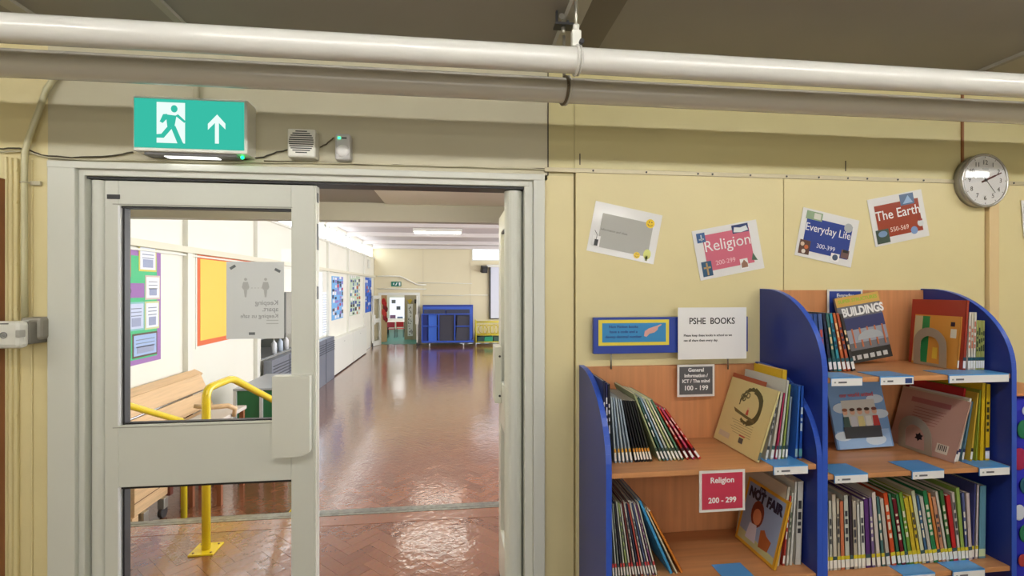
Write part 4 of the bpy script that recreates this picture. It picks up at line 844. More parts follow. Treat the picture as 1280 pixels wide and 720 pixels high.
bb = bmesh.new(); add_block(bb, 0, 0, 0, 0, (0, 0)); bme = bpy.data.meshes.new('parquet_block'); bb.to_mesh(bme); bb.free(); bme.materials.append(M_parq)
rest = bmesh.new(); cnt = 0; rg = random.Random(3); og = ORG[lf.name]
for (x, y, a_) in blocks(HX0+.1, 2.5, D+.03, HY0-.1):
    u, v = clipf(x, y, 0)
    tl = (rg.uniform(-.006, .006), rg.uniform(-.004, .004))
    if 135 < u < 650 and v < 745 and cnt < 300:
        o = bpy.data.objects.new('parquet_block', bme); COL.objects.link(o); o.parent = lf; o.location = Vector((x, y, rg.uniform(-.0006, 0)))-og; o.rotation_euler = (tl[0], tl[1], a_); cnt += 1
    else: add_block(rest, x, y, a_, 0, tl)
me = bpy.data.meshes.new('parquet_blocks'); rest.to_mesh(me); rest.free(); me.transform(Matrix.Translation(-og)); me.materials.append(M_parq)
o = bpy.data.objects.new('parquet_blocks', me); COL.objects.link(o); o.parent = lf; o['kind'] = 'stuff'
print('landing blocks', cnt)
rest = bmesh.new(); og = ORG[hf.name]; cnt2 = 0
for (x, y, a_) in blocks(HX0+.1, 3.2, HY0+1.2, HY1-.08):
    tl = (rg.uniform(-.006, .006), rg.uniform(-.004, .004)); uv = clipf(x, y, HF)
    if uv and uv[1] < 652 and 140 < uv[0] < 632 and y < 5.65 and cnt2 < 299 and uv[1] > 560:
        o = bpy.data.objects.new('parquet_block', bme); COL.objects.link(o); o.parent = hf; o.location = Vector((x, y, HF+rg.uniform(-.0006, 0)))-og; o.rotation_euler = (tl[0], tl[1], a_); cnt2 += 1
    else: add_block(rest, x, y, a_, HF, tl)
me = bpy.data.meshes.new('parquet_blocks'); rest.to_mesh(me); rest.free(); me.transform(Matrix.Translation(-og)); me.materials.append(M_parq)
o = bpy.data.objects.new('parquet_blocks', me); COL.objects.link(o); o.parent = hf; o['kind'] = 'stuff'
print('hall blocks', cnt2, len(me.polygons))
# steps down into the hall
MB().box((HX0, HY0-.21, -.02), (HX1, HY0-.06, .0012)).build('border_board', M_parq, lf, True)
stp = sthing('trim_7', 'steps with metal nosings leading from the landing down into the hall', 'steps', (0, HY0, HF))
M_nose = mat('scuffed_nosing', (150, 150, 140), .3, .7, noise=.3, nscale=30); M_step = C((110, 66, 42), .3)
for i, (ya, zz) in enumerate(((HY0-.1, 0), (HY0+.42, -.183), (HY0+.84, -.366))):
    if i: MB().box((-2.3, ya-.43, HF), (3, ya, zz-.003)).build('tread', M_step, stp, True)
    else: MB().box((HX0, HY0-.02, HF), (HX1, HY0+.0, -.012)).build('riser', M_step, stp, True)
    ye = HY0 if i == 0 else ya
    MB().box((-2.3 if i else HX0, ye-.07, zz-.004), (3, ye-.045, zz+.004), .001).build('nosing', M_nose, stp, True)
    MB().box((-2.3 if i else HX0, ye-.038, zz-.012), (3, ye+.004, zz+.003), .002).build('nosing', M_nose, stp, True)
# lobby ceiling, beam
lc = struct(MB().box((HX0, D+WT, LBC), (HX1, HY0+.06, LBC+.1)).build('ceiling', mat('lobby_ceiling', (168, 166, 162), .7)), 'low ceiling over the landing, grey with a pale panel at right', 'ceiling')
bxx = px(478, 249, z=LBC).x
MB().box((bxx, D+WT, LBC-.008), (HX1, HY0, LBC)).build('ceiling_panel', mat('pale_panel', (238, 236, 226), .45), lc, True)
bz0 = px(397, 275, Y=HY0+.0).z
struct(MB().box((HX0, HY0, bz0), (HX1, HY0+.1, HC)).build('wall_lobby', mat('beam_paint', (190, 188, 178), .5)), 'pale beam and wall spanning over the step edge', 'beam')
fitting(-1.3, .1, 2.3, LBC, emis('lobby_tube', (255, 246, 225), LOBBY_TUBE), 'tube light on landing ceiling just behind the door head', None)
# hall walls
hw = struct(MB().box((HX0-.15, D+WT, HF), (HX0, 8.05, 2.74)).box((HX0-.15, 8.05, HF), (HX0, 9.65, .47)).box((HX0-.15, 8.05, 1.53), (HX0, 9.65, 2.74)).box((HX0-.15, 9.65, HF), (HX0, HY1, 2.74)).box((HX0-.15, D+WT, 2.74), (HX0, HY0+.1, HC)).box((HX0-.15, HY0, 3.12), (HX0, HY1, HC)).build('wall_left', M_hallw), 'cream left wall of the hall with high windows', 'wall')
for i, yy in enumerate((5.9, 7.83, 9.9, 12.0, 14.2, 16.6)):
    MB().box((HX0, yy-.05, HF), (HX0+.055, yy+.05, HC), .003).build('pilaster', M_white, hw, True)
ys = [HY0+.1, 5.9, 7.83, 9.9, 12.0, 14.2, 16.6, HY1-.05]
for i in range(7):
    y0_, y1_ = ys[i]+.05, ys[i+1]-.05
    wn = sthing('window_%d' % (i+1), 'high clerestory window, %s bay along the left hall wall' % ORD[i], 'window', (HX0, (y0_+y1_)/2, 2.74))
    MB().box((HX0-.10, y0_, 2.74), (HX0-.095, y1_, 3.12)).build('pane', M_sky, wn, True)
    for (ya, yb, za, zb) in ((y0_, y0_+.04, 2.74, 3.12), (y1_-.04, y1_, 2.74, 3.12), ((y0_+y1_)/2-.025, (y0_+y1_)/2+.025, 2.74, 3.12), (y0_, y1_, 2.74, 2.78), (y0_, y1_, 3.09, 3.12)):
        MB().box((HX0-.09, ya, za), (HX0-.03, yb, zb), .002).build('frame_bar', M_white, wn, True)
MB().box((HX0, HY0+.1, 2.70), (HX0+.05, HY1, 2.74), .002).build('sill', M_white, hw, True)
tr = struct(MB().box((HX0, HY0+.1, 2.0), (HX0+.075, HY1-.02, 2.07), .003).build('trim_8', mat('trunking_paint', (226, 222, 200), .4)), 'cream trunking rail running along the left hall wall below the high windows', 'trunking')
MB().box((HX0+.01, HY0+.1, 1.965), (HX0+.04, HY1-.02, 1.985)).build('pipe', M_white, tr, True)
# serving hatch recess
hr = sthing('window_8', 'dark serving hatch recess in the left hall wall', 'hatch', (HX0-.3, 8.85, .47))
MB().box((HX0-.62, 8.05, .47), (HX0-.6, 9.65, 1.53)).build('back', C((66, 74, 70)), hr, True)
MB().box((HX0-.6, 8.03, .47), (HX0-.15, 8.05, 1.53)).box((HX0-.6, 9.65, .47), (HX0-.15, 9.67, 1.53)).box((HX0-.6, 8.05, 1.51), (HX0-.15, 9.65, 1.53)).build('reveal', C((120, 124, 118)), hr, True)
MB().box((HX0-.6, 8.05, .45), (HX0+.02, 9.65, .47)).build('counter', C((150, 154, 156), .3), hr, True)
for zz in (.72, .98): MB().box((HX0-.5, 8.1, zz), (HX0-.2, 9.3, zz+.015)).build('shelf', C((170, 174, 176), .3), hr, True)
for i in range(3):
    t_ = thing('bottle', ('white pump bottle at left of the serving hatch counter', 'pale blue bottle in middle of the serving hatch counter', 'white bottle with dark label at right of the serving hatch counter')[i], 'bottle', (HX0-.05, 8.75+.3*i, .47), group='bottles on the hatch counter')
    MB().tube([(0, 0, .0), (0, 0, .17), (0, 0, .2), (0, 0, .22)], [.045, .045, .02, .016], 14).build('body', C(((235, 238, 240), (200, 214, 230), (235, 235, 235))[i]), t_)
    MB().tube([(0, 0, .22), (0, 0, .26), (.03, 0, .262)], .008, 8).build('pump', M_white, t_)
# grey cabinet / radiator along the left wall
gc = thing('heater_cabinet', 'long blue grey louvred heater cabinet along the left hall wall', 'heater', (-2.93, 10.1, HF))
M_gcab = mat('blue_grey_metal', (128, 134, 146), .35, .2)
MB().box((HX0+.06, 8.0, HF), (-2.88, 11.94, .45), .004).build('body', M_gcab, gc, True)
for i in range(5): MB().box((-2.882, 8.05, .34-.05*i), (-2.87, 11.95, .352-.05*i)).build('louvre', C((60, 66, 76)), gc, True)
for yy in (8.8, 9.6, 10.4, 11.2): MB().box((-2.882, yy-.006, HF+.02), (-2.872, yy+.006, .44)).build('joint', C((84, 90, 100)), gc, True)
for i, (a_, b_) in enumerate(((12.05, 14.15), (14.19, 16.3))):
    r_ = thing('radiator_cover', ('nearer', 'farther')[i]+' plain white radiator cover under the posters on the left hall wall', 'radiator', (HX0+.08, (a_+b_)/2, HF))
    MB().box((HX0, a_, HF+.03), (-2.90, b_, .34), .006).build('casing', M_white, r_, True)
    MB().box((HX0+.01, a_+.02, HF), (-2.93, b_-.02, HF+.03)).build('plinth', M_dark, r_, True)
    MB().box((-2.899, (a_+b_)/2-.04, .2), (-2.895, (a_+b_)/2+.04, .215)).build('vent', C((170, 170, 170)), r_, True)
# blind window (low)
wb = sthing('window_9', 'tall pale window with white slatted blind beside the grey heater', 'window', (HX0, 11.2, .5))
MB().box((HX0, 10.35, .5), (HX0+.012, 11.9, 1.95)).build('pane', emis('blind_glow', (226, 238, 252), 1.2), wb, True)
MB().box((HX0+.012, 11.55, 1.5), (HX0+.02, 11.9, 1.95)).box((HX0+.012, 11.53, .5), (HX0+.03, 11.56, 1.95)).build('frame_bar', M_white, wb, True)
for i in range(16): MB().box((HX0+.012, 11.57, .55+.058*i), (HX0+.024, 11.88, .583+.058*i)).build('slat', C((206, 212, 220)), wb, True)
# display boards on the left wall
def wpt(x, y, off=.012): return px(x, y, X=HX0+off)
def board(xa, ya, yb, xb, name='display_board', label='', cat='display board', m=None, off=.012, ztop=None, zbot=None, Yend=None):
    a_ = wpt(xa, ya); b_ = wpt(xa, yb); c_ = wpt(xb, 300)
    y0_, y1_ = a_.y, (Yend or c_.y); z1_, z0_ = a_.z if ztop is None else ztop, b_.z if zbot is None else zbot
    o = thing(name, label, cat, (HX0, (y0_+y1_)/2, z0_))
    MB().box((HX0, y0_, z0_), (HX0+off, y1_, z1_)).build('backing', m, o, True)
    return o, y0_, y1_, z0_, z1_
def onb(o, y0_, z0_, y1_, z1_, m, name='picture', l=1, parent=None):
    return MB().box((HX0+.012+.002*(l-1), y0_, z0_), (HX0+.012+.002*l, y1_, z1_)).build(name, m, parent or o, True)
# purple/green board: right edge at x=201
yR = wpt(201, 300).y; zT = 1.962; zB = wpt(200, 449).z
o = thing('display_board', 'purple and green display board of pinned pages seen through left door glass', 'display board', (HX0, yR-.8, zB))
MB().box((HX0, yR-1.6, zB), (HX0+.012, yR, zT)).build('backing', C((158, 112, 178), .6), o, True)
gz1 = zT-.05; gz0 = zB+.05; gy1 = yR-.07
onb(o, yR-1.53, gz0, gy1+.0, gz1, C((70, 190, 130), .6), 'green_panel')
def q_(x, y): p = wpt(x, y); return p.y, p.z
def page(x0, y0, x1, y1, c_, bc_, l=2, marks=True):
    ya, za = q_(x0, y0); yb, zb = q_(x1, y1)
    f_ = onb(o, ya, zb, yb, za, C(bc_, .5), 'page', l); 
    bdr = .018; onb(o, ya+bdr, zb+bdr, yb-bdr, za-bdr, C(c_, .5), 'page_print', l+1, f_)
    if marks:
        for k in range(3): onb(o, ya+.05, za-.06-.035*k, yb-.05, za-.068-.035*k, C((120, 130, 150)), 'print_line', l+2, f_)
        onb(o, ya+.06, zb+.04, yb-.06, zb+.04+.3*(za-zb), C((150, 160, 190)), 'drawing', l+2, f_)
page(173, 304.5, 195, 340, (226, 230, 240), (214, 204, 90)); page(141, 308, 163, 346, (240, 240, 240), (206, 110, 70)); page(181, 344, 199.5, 374, (240, 240, 240), (206, 190, 180))
page(158.5, 378, 180, 412, (196, 206, 230), (130, 190, 190)); page(180.5, 377, 198.5, 410, (226, 232, 240), (200, 206, 150)); page(142, 379, 158, 414, (170, 220, 214), (60, 80, 80))
page(165, 418, 196, 442, (160, 186, 226), (90, 70, 60)); page(140, 420, 163, 448, (200, 210, 230), (90, 70, 60))
ya, za = q_(138, 353.5); yb, zb = q_(180, 372); f_ = onb(o, ya, zb, yb, za, C((150, 100, 170), .5), 'title_panel', 2)
wt = text('ship', .09, (0, 0, 0), M_dark, o, world=False); wt.data.transform(Matrix.Rotation(math.pi/2, 4, 'Z')); 
wt.data.transform(Matrix.Translation(Vector((HX0+.017, q_(157.5, 363)[0], q_(157.5, 363)[1]))-ORG[o.name]))
# yellow board with orange border
ya, zt_ = q_(247, 318); zb_ = q_(247, 433)[1]; yb = ya+1.5
o = thing('display_board', 'empty yellow display board with orange border on hall wall behind the notice', 'display board', (HX0, ya+.75, zb_))
MB().box((HX0, ya-.03, zb_-.03), (HX0+.008, yb+.03, zt_+.03)).build('frame', M_white, o, True)
MB().box((HX0, ya, zb_), (HX0+.012, yb, zt_)).build('border', C((224, 106, 60), .6), o, True)
onb(o, ya+.06, zb_+.06, yb-.06, zt_-.05, mat('yellow_backing_paper', (240, 202, 84), .6, bump=.5, bscale=3), 'backing_paper')
# three far posters with collages
def collage(xa, xb, yt, yb, base, cols, label, seed):
    a_ = q_(xa, yt); b_ = q_(xb, yb); ya, yb2 = a_[0], b_[0]; zt2 = a_[1]; zb2 = b_[1]
    o = thing('display_board', label, 'display board', (HX0, (ya+yb2)/2, zb2)); MB().box((HX0, ya, zb2), (HX0+.012, yb2, zt2)).build('backing', C(base, .6), o, True)
    rg_ = random.Random(seed); nr = 11; nc = 5
    for i in range(nr):
        for j in range(nc):
            if rg_.random() < .15: continue
            c_ = rg_.choice(cols); w1 = (yb2-ya)/nc; h1 = (zt2-zb2)/nr
            y_ = ya+w1*(j+.1+rg_.random()*.25); z_ = zb2+h1*(i+.1+.3*rg_.random())
            onb(o, y_, z_, y_+w1*rg_.uniform(.5, .85), z_+h1*rg_.uniform(.5, .95), C(c_, .6), 'pinned_picture', 2)
collage(415, 429, 345, 397, (120, 180, 232), [(235, 235, 240), (200, 60, 80), (60, 60, 90), (220, 220, 230), (150, 130, 200), (90, 90, 100)], 'light blue display board of pinned pictures, nearest of the three far ones', 1)
collage(437.5, 450, 344, 392, (196, 214, 190), [(240, 240, 235), (70, 80, 150), (60, 60, 60), (235, 235, 235), (180, 90, 50), (60, 100, 160)], 'crowded white and dark display board, middle of the three far ones', 2)
collage(456.5, 464.3, 346.5, 389, (52, 104, 206), [(235, 235, 240), (200, 110, 90), (30, 60, 140), (52, 104, 206), (52, 104, 206), (150, 190, 235)], 'strong blue display board nearest the far wall corner', 3)
# hall ceiling, beams, lamps
hc = struct(MB().box((HX0-.2, HY0, HC), (HX1+.2, HY1+.2, HC+.1)).build('ceiling', mat('hall_ceiling', (206, 200, 200), .6)), 'high pale ceiling of the hall with shallow beams', 'ceiling')
for yy in (5.9, 7.83, 9.9, 12.0, 14.2, 16.6, 18.5): MB().box((HX0, yy-.09, HC-.11), (HX1, yy+.09, HC), .004).build('beam', mat('hall_beam', (222, 216, 212), .5), hc, True)
M_hl = emis('hall_lamp', (255, 252, 240), 9)
for i, (xc, yy) in enumerate(((px(547, 288, z=HC-.05).x, 13.1), (px(547, 288, z=HC-.05).x+.1, 9.0), (3.4, 13.1), (3.4, 9.0))):
    t_ = thing('ceiling_light', ('lit strip light on hall ceiling facing the doors', 'lit strip light nearer the steps, seen only mirrored in the floor', 'lit strip light at the far right of the hall ceiling', 'lit strip light at the near right of the hall ceiling')[i], 'light', (xc, yy, HC-.11), group=None)
    MB().box((xc-.65, yy-.09, HC-.09), (xc+.65, yy+.09, HC), .01).build('housing', M_white, t_, True)
    MB().box((xc-.62, yy-.08, HC-.13), (xc+.62, yy+.08, HC-.09), .02).build('diffuser', M_hl, t_, True)
# far wall with door opening and window
dx0 = px(476, 400, Y=HY1).x; dx1 = px(522, 400, Y=HY1).x; dzt = px(500, 369, Y=HY1).z
wx0 = px(591, 310, Y=HY1).x; wz1 = px(600, 306, Y=HY1).z; wz0 = px(600, 324.5, Y=HY1).z; wx1 = wx0+2.6
M_far = mat('far_wall_paint', (228, 218, 184), .5, noise=.02, nscale=1)
fw = struct(MB().box((HX0-.15, HY1, HF), (dx0, HY1+.15, HC)).box((dx0, HY1, dzt), (dx1, HY1+.15, HC)).box((dx1, HY1, HF), (wx0, HY1+.15, HC)).box((wx0, HY1, HF), (wx1, HY1+.15, wz0)).box((wx0, HY1, wz1), (wx1, HY1+.15, HC)).box((wx1, HY1, HF), (HX1+.15, HY1+.15, HC)).build('wall_far', M_far), 'cream far end wall of the hall', 'wall')
for xx in (468.5, 529, 588):
    X_ = px(xx, 350, Y=HY1).x; MB().box((X_-.02, HY1-.012, HF), (X_+.02, HY1, HC)).build('cover_strip', mat('far_strip', (222, 212, 180), .5), fw, True)
wn = sthing('window_10', 'bright high window at the right of the far hall wall', 'window', ((wx0+wx1)/2, HY1, wz0))
MB().box((wx0, HY1+.06, wz0), (wx1, HY1+.07, wz1)).build('pane', emis('far_pane_sky', (245, 250, 255), 1.4), wn, True)
MB().box((wx0, HY1-.02, wz0-.05), (wx1, HY1+.02, wz0)).box((wx0-.04, HY1-.02, wz0-.05), (wx0, HY1+.02, wz1)).build('frame_bar', M_white, wn, True)
# right hall wall
hrw = struct(MB().box((HX1, D+WT, HF), (HX1+.15, HY1, .4)).box((HX1, D+WT, 2.9), (HX1+.15, HY1, HC)).box((HX1, D+WT, .4), (HX1+.15, 3.6, 2.9)).box((HX1, 17.6, .4), (HX1+.15, HY1, 2.9)).build('wall_right', M_hallw), 'cream right wall of the hall', 'wall')
for i in range(6):
    y0_ = 3.6+i*14/6; wn = sthing('window_%d' % (11+i), 'large hall side window, %s from the landing' % ORD[i], 'window', (HX1, y0_+1.16, .4))
    MB().box((HX1+.06, y0_+.05, .4), (HX1+.07, y0_+14/6-.05, 2.9)).build('pane', emis('side_sky', (240, 246, 255), 1.0) if i == 0 else bpy.data.materials['side_sky'], wn, True)
    MB().box((HX1, y0_-.05, .4), (HX1+.1, y0_+.05, 2.9)).box((HX1, y0_, 1.6), (HX1+.1, y0_+14/6, 1.66)).build('frame_bar', M_white, wn, True)
# far-wall pipes and trunking
def ftube(pts, r_, label, m=M_hallw): return tag(MB().tube([px(x, y, Y=HY1-.05) for x, y in pts], r_, 10).build('pipe', m), label, 'pipe')
ftube([(472, 345.5), (485, 345), (500, 345.5), (505, 347.5), (520, 355), (524, 356), (533, 356)], .028, 'upper cream pipe dropping diagonally over the far doorway')
ftube([(472, 361), (500, 361), (533, 361.5)], .022, 'cream pipe running level just above the far doorway')
ftube([(522, 353.5), (560, 354), (590, 354.5)], .014, 'thin cream conduit level across the far wall, the upper one')
ftube([(528, 369), (578, 369.3), (582, 368.8), (610, 369)], .016, 'thin cream conduit level across the far wall behind the blue trolley')
a_ = px(489, 352, Y=HY1-.03); b_ = px(501.5, 358, Y=HY1-.03)
o = thing('exit_sign', 'tiny green exit sign on far wall above the far doorway', 'sign', ((a_.x+b_.x)/2, HY1-.03, b_.z))
MB().box((a_.x, HY1-.03, b_.z), (b_.x, HY1, a_.z)).build('panel', C((20, 120, 100)), o, True)
w3 = (b_.x-a_.x)/3
MB().box((b_.x-.09, HY1-.034, b_.z+.03), (b_.x-.03, HY1-.03, a_.z-.03)).build('door_symbol', M_paper, o, True)
MB().prism([(a_.x+.15, HY1-.034, b_.z+.04), (a_.x+.19, HY1-.034, b_.z+.04), (a_.x+.24, HY1-.034, a_.z-.04), (a_.x+.2, HY1-.034, a_.z-.04)], (0, .003, 0)).build('running_figure', M_paper, o, True)
MB().prism([(a_.x+.06, HY1-.034, b_.z+.09), (a_.x+.11, HY1-.034, b_.z+.04), (a_.x+.11, HY1-.034, a_.z-.03)], (0, .003, 0)).build('arrow_symbol', M_paper, o, True)
tag(MB().box(px(461.5, 330, X=HX0+.01)-Vector((0, .12, .16)), px(461.5, 330, X=HX0+.08)+Vector((0, .12, .16)), .01).build('alarm_box', M_white), 'small white box on the left hall wall near the far corner', 'alarm')
# far doorway: frame, two open leaves
f2 = sthing('trim_9', 'cream frame around the small far doorway', 'door frame', ((dx0+dx1)/2, HY1, HF))
MB().box((dx0-.09, HY1-.03, HF), (dx0, HY1+.02, dzt+.1)).build('jamb', M_white, f2, True); MB().box((dx1, HY1-.03, HF), (dx1+.09, HY1+.02, dzt+.1)).build('jamb', M_white, f2, True)
MB().box((dx0, HY1-.03, dzt), (dx1, HY1+.02, dzt+.1)).build('head', M_white, f2, True)
def farleaf(xh, ang, nm, label):
    o = thing(nm, label, 'door', (xh, HY1-.03, HF+.01), (0, 0, ang)); o['kind'] = 'structure'
    L = .72; h = dzt-HF-.02
    MB().box((0, -.022, 0), (.09, .022, h)).build('stile', M_white, o); MB().box((L-.09, -.022, 0), (L, .022, h)).build('stile', M_white, o)
    for (za, zb) in ((0, .18), (.85, 1.0), (h-.12, h)): MB().box((.09, -.022, za), (L-.09, .022, zb)).build('rail', M_white, o)
    for (za, zb) in ((.18, .85), (1.0, h-.12)): MB().box((.09, -.004, za), (L-.09, .004, zb)).build('glass_pane', M_glass, o)
    MB().box((L-.13, -.06, .8), (L-.02, .06, 1.15), .005).build('handle_cover', M_white, o)
    MB().box((L-.002, -.022, 0), (L+.004, .022, .12)).build('kick_edge', M_dark, o)
farleaf(dx0-.01, -R(104), 'door_3', 'white glazed far door leaf open on the left'); farleaf(dx1+.01, -R(88), 'door_4', 'white glazed far door leaf open beside the blue trolley')
# corridor beyond the far doorway
cy0 = HY1+.15; cy1 = HY1+6.5
struct(MB().box((dx0-1.6, cy0-.15, HF-.05), (dx1+1.6, cy1, HF)).build('floor', mat('teal_vinyl', (60, 128, 116), .35)), 'teal vinyl floor beyond the far doorway', 'floor')
struct(MB().box((dx0-1.7, cy0, HF), (dx0-1.6, cy1, 2.2)).build('wall_left', M_hallw)); struct(MB().box((dx1+.6, cy0, HF), (dx1+.7, cy1, 2.2)).build('wall_right', mat('beige_partition', (206, 190, 156), .5)))
struct(MB().box((dx0-1.7, cy1, HF), (dx1+1.7, cy1+.1, 2.2)).build('wall_back', M_hallw)); struct(MB().box((dx0-1.7, cy0, 2.2), (dx1+1.7, cy1, 2.25)).build('ceiling', M_hallw))
area('corridor_daylight', ((dx0+dx1)/2, HY1+3, 2.1), (0, 0, 0), 1.5, 4, 60)
wn = sthing('window_17', 'bright classroom window seen through the far doorway', 'window', (0, cy1, .9))
a_ = px(487, 372, Y=cy1-.02); b_ = px(506, 402, Y=cy1-.02)
MB().box((a_.x, cy1-.03, b_.z), (b_.x, cy1-.02, a_.z)).build('pane', emis('class_window', (240, 246, 255), .75), wn, True)
MB().box((a_.x-.05, cy1-.05, b_.z-.06), (b_.x+.05, cy1-.03, b_.z)).box((a_.x-.05, cy1-.05, b_.z), (a_.x, cy1-.03, a_.z)).build('frame_bar', M_white, wn, True)
for i, (xx, yy, wd_, c_) in enumerate(((492, 377, 5, (120, 124, 130)), (498, 385, 5, (96, 100, 108)), (491, 396, 7, (150, 110, 150)), (500, 398, 7, (110, 130, 170)))):
    p = px(xx, yy, Y=cy1-.06); tag(MB().box((p.x-.02*wd_, cy1-.06, p.z-.09), (p.x+.02*wd_, cy1-.05, p.z+.09)).build('window_picture', C(c_, .6)), ('grey picture high on the left', 'darker picture at the middle', 'mauve picture low on the left', 'blue picture low on the right')[i]+' of the far classroom window', 'picture')
# partition wall on left with coats, on right with pale art panel
ptn = px(483.5, 400, Y=HY1+.9).x
struct(MB().box((dx0-.3, HY1+.9, HF), (ptn, HY1+1.0, 2.2)).build('wall_partition', mat('tan_partition', (196, 160, 112), .5)), 'tan partition with red coats beyond far door', 'wall')
for i in range(4):
    p = px(479.5+(i % 2)*1.5, 377+i*6.5, Y=HY1+.8)
    t_ = MB().sphere((p.x, HY1+.82, p.z), .1, (.8, .5, 1.4)).sphere((p.x+.06, HY1+.8, p.z-.1), .07, (.9, .5, 1.6)).build('coat', C(((180, 40, 36), (120, 30, 30), (200, 60, 50), (150, 34, 40))[i], .8))
    tag(t_, ('topmost', 'second highest', 'third highest', 'lowest')[i]+' red coat hanging on pegs beyond the far doorway', 'coat', 'red coats beyond the far doorway')
a_ = px(505.5, 371, Y=HY1+1.6); b_ = px(522, 426, Y=HY1+1.6)
struct(MB().box((a_.x, HY1+1.6, HF), (dx1+.7, HY1+1.7, 2.2)).build('wall_partition', mat('grey_beige_partition', (176, 166, 140), .5)), 'beige partition with a spotted panel beyond far door', 'wall')
MB().box((a_.x-.03, HY1+1.57, HF), (a_.x+.03, HY1+1.7, 2.2)).build('partition_edge', M_white, bpy.data.objects['wall_partition'], True) if False else None
pa = px(509.5, 380, Y=HY1+1.58); pb_ = px(516, 420, Y=HY1+1.58)
o = thing('wall_panel_art', 'white spotted picture panel beyond the far doorway', 'picture', ((pa.x+pb_.x)/2, HY1+1.58, pb_.z))
MB().box((pa.x, HY1+1.58, pb_.z), (pb_.x, HY1+1.6, pa.z)).build('sheet', M_paper, o, True)
rg = random.Random(9)
for i in range(26): 
    x_, z_ = rg.uniform(pa.x+.02, pb_.x-.03), rg.uniform(pb_.z+.03, pa.z-.05); MB().box((x_, HY1+1.575, z_), (x_+.03, HY1+1.58, z_+.04)).build('spot', C((90, 90, 90)), o, True)
p = px(512, 377, Y=HY1+1.55); tag(MB().prism([(p.x-.12, HY1+1.57, p.z+.1), (p.x-.05, HY1+1.57, p.z+.06), (p.x+.05, HY1+1.57, p.z+.12), (p.x+.1, HY1+1.57, p.z+.04), (p.x, HY1+1.57, p.z-.12)], (0, .02, 0)).build('paper_shape', C((206, 180, 70))), 'yellow heart-like paper shape pinned above the spotted panel', 'decoration')
p = px(519.5, 377, Y=HY1+1.5); tag(MB().box((p.x-.05, HY1+1.5, p.z-.08), (p.x+.07, HY1+1.6, p.z+.09), .01).build('wall_dispenser', M_dark), 'small dark box on the partition beyond the far doorway', 'box')
# tables and chairs in the far classroom
for i, (zz, w_) in enumerate(((398, 15), (405, 16), (411, 17))):
    p = px(495.5, zz, Y=HY1+5.2-.9*i); o = thing('school_table', ('farthest', 'middle', 'nearest')[i]+' pale classroom table beyond the far doorway', 'table', (p.x, p.y, HF))
    hh = .62+.0*i
    MB().box((-.45, -.25, hh), (.45, .25, hh+.03)).build('tabletop', C((225, 220, 210)), o)
    for (x_, y_) in ((-.4, -.2), (.4, -.2), (-.4, .2), (.4, .2)): MB().tube([(x_, y_, 0), (x_, y_, hh)], .015, 8).build('leg', M_dark, o)
for i, (xx, c_) in enumerate(((489.5, (170, 40, 60)), (500.5, (190, 40, 50)))):
    p = px(xx, 415, Y=HY1+2.55+.2*i); o = thing('school_chair', ('left', 'right')[i]+' small red classroom chair beyond the far doorway', 'chair', (p.x, p.y, HF), group='small red classroom chairs')
    MB().box((-.16, -.16, .36), (.16, .16, .385), .01).build('seat', C(c_), o); MB().box((-.16, -.18, .45), (.16, -.16, .68), .01).build('backrest', C(c_), o)
    for (x_, y_) in ((-.14, -.16), (.14, -.16), (-.14, .14), (.14, .14)): MB().tube([(x_, y_, 0), (x_, y_, .37 if y_ > 0 else .6)], .01, 8).build('leg', M_dark, o)
# projector screen and speaker
a_ = px(611.5, 334, Y=HY1-.1); b_ = px(650, 426-27.5, Y=HY1-.1)
o = thing('projection_screen', 'white pull-down screen with dark border on the far wall', 'screen', (a_.x+1, HY1-.1, b_.z))
MB().box((a_.x-.1, HY1-.14, a_.z), (a_.x+2.4, HY1-.015, a_.z+.1), .01).build('casing', M_white, o, True)
MB().box((a_.x, HY1-.1, b_.z), (a_.x+2.3, HY1-.095, a_.z)).build('border', M_dark, o, True)
MB().box((a_.x+.06, HY1-.105, b_.z+.03), (a_.x+2.24, HY1-.1, a_.z)).build('screen_fabric', C((222, 226, 238), .7), o, True)
p = px(605, 336.5, Y=HY1-.2)
o = thing('loudspeaker', 'small black loudspeaker tilted on the far wall beside the screen', 'speaker', (p.x, HY1-.2, p.z), (.3, 0, .3))
MB().box((-.12, -.1, -.13), (.12, .08, .13), .015).build('cabinet', M_black, o); MB().disc((0, -.1, -.02), .08, (0, -.006, 0), 20).build('cone', M_dark, o); MB().tube([(0, .08, 0), (0, .2, -.02)], .015, 8).build('bracket', M_dark, o)
# blue mat trolley
Ym = HY1-.9
def mp(x, y, Y=Ym): return px(x, y, Y=Y)
a_ = mp(527, 433); b_ = mp(592, 391); tz0 = HF+.14
mt = thing('mat_trolley', 'blue gym mat trolley packed with blue and dark mats by the far wall', 'trolley', ((a_.x+b_.x)/2, Ym, HF))
M_bl = mat('trolley_blue', (52, 88, 190), .35); tx0, tx1 = a_.x, b_.x; tz1 = mp(550, 392).z
MB().box((tx0, Ym-.02, tz0), (tx1, Ym+.62, tz0+.06), .004).build('base', M_bl, mt, True)
for xx in (527.5, 548.5, 568.5, 588):
    X_ = mp(xx, 400).x; MB().box((X_-.02, Ym-.02, tz0+.06), (X_+.02, Ym+.02, tz1)).build('upright', M_bl, mt, True)
MB().box((tx0, Ym-.022, tz1-.04), (tx1-.1, Ym+.02, tz1), .003).build('top_rail', M_bl, mt, True)
for (xa_, xb_, y_) in ((527.5, 548.5, 407.8), (568.5, 588, 407.8)):
    MB().box((mp(xa_, y_).x, Ym-.02, mp(xa_, y_).z-.018), (mp(xb_, y_).x, Ym+.01, mp(xa_, y_).z+.018)).build('middle_rail', M_bl, mt, True)
MB().box((tx0, Ym+.6, tz0), (tx1, Ym+.64, tz1+.3)).build('rear_frame', M_bl, mt, True)
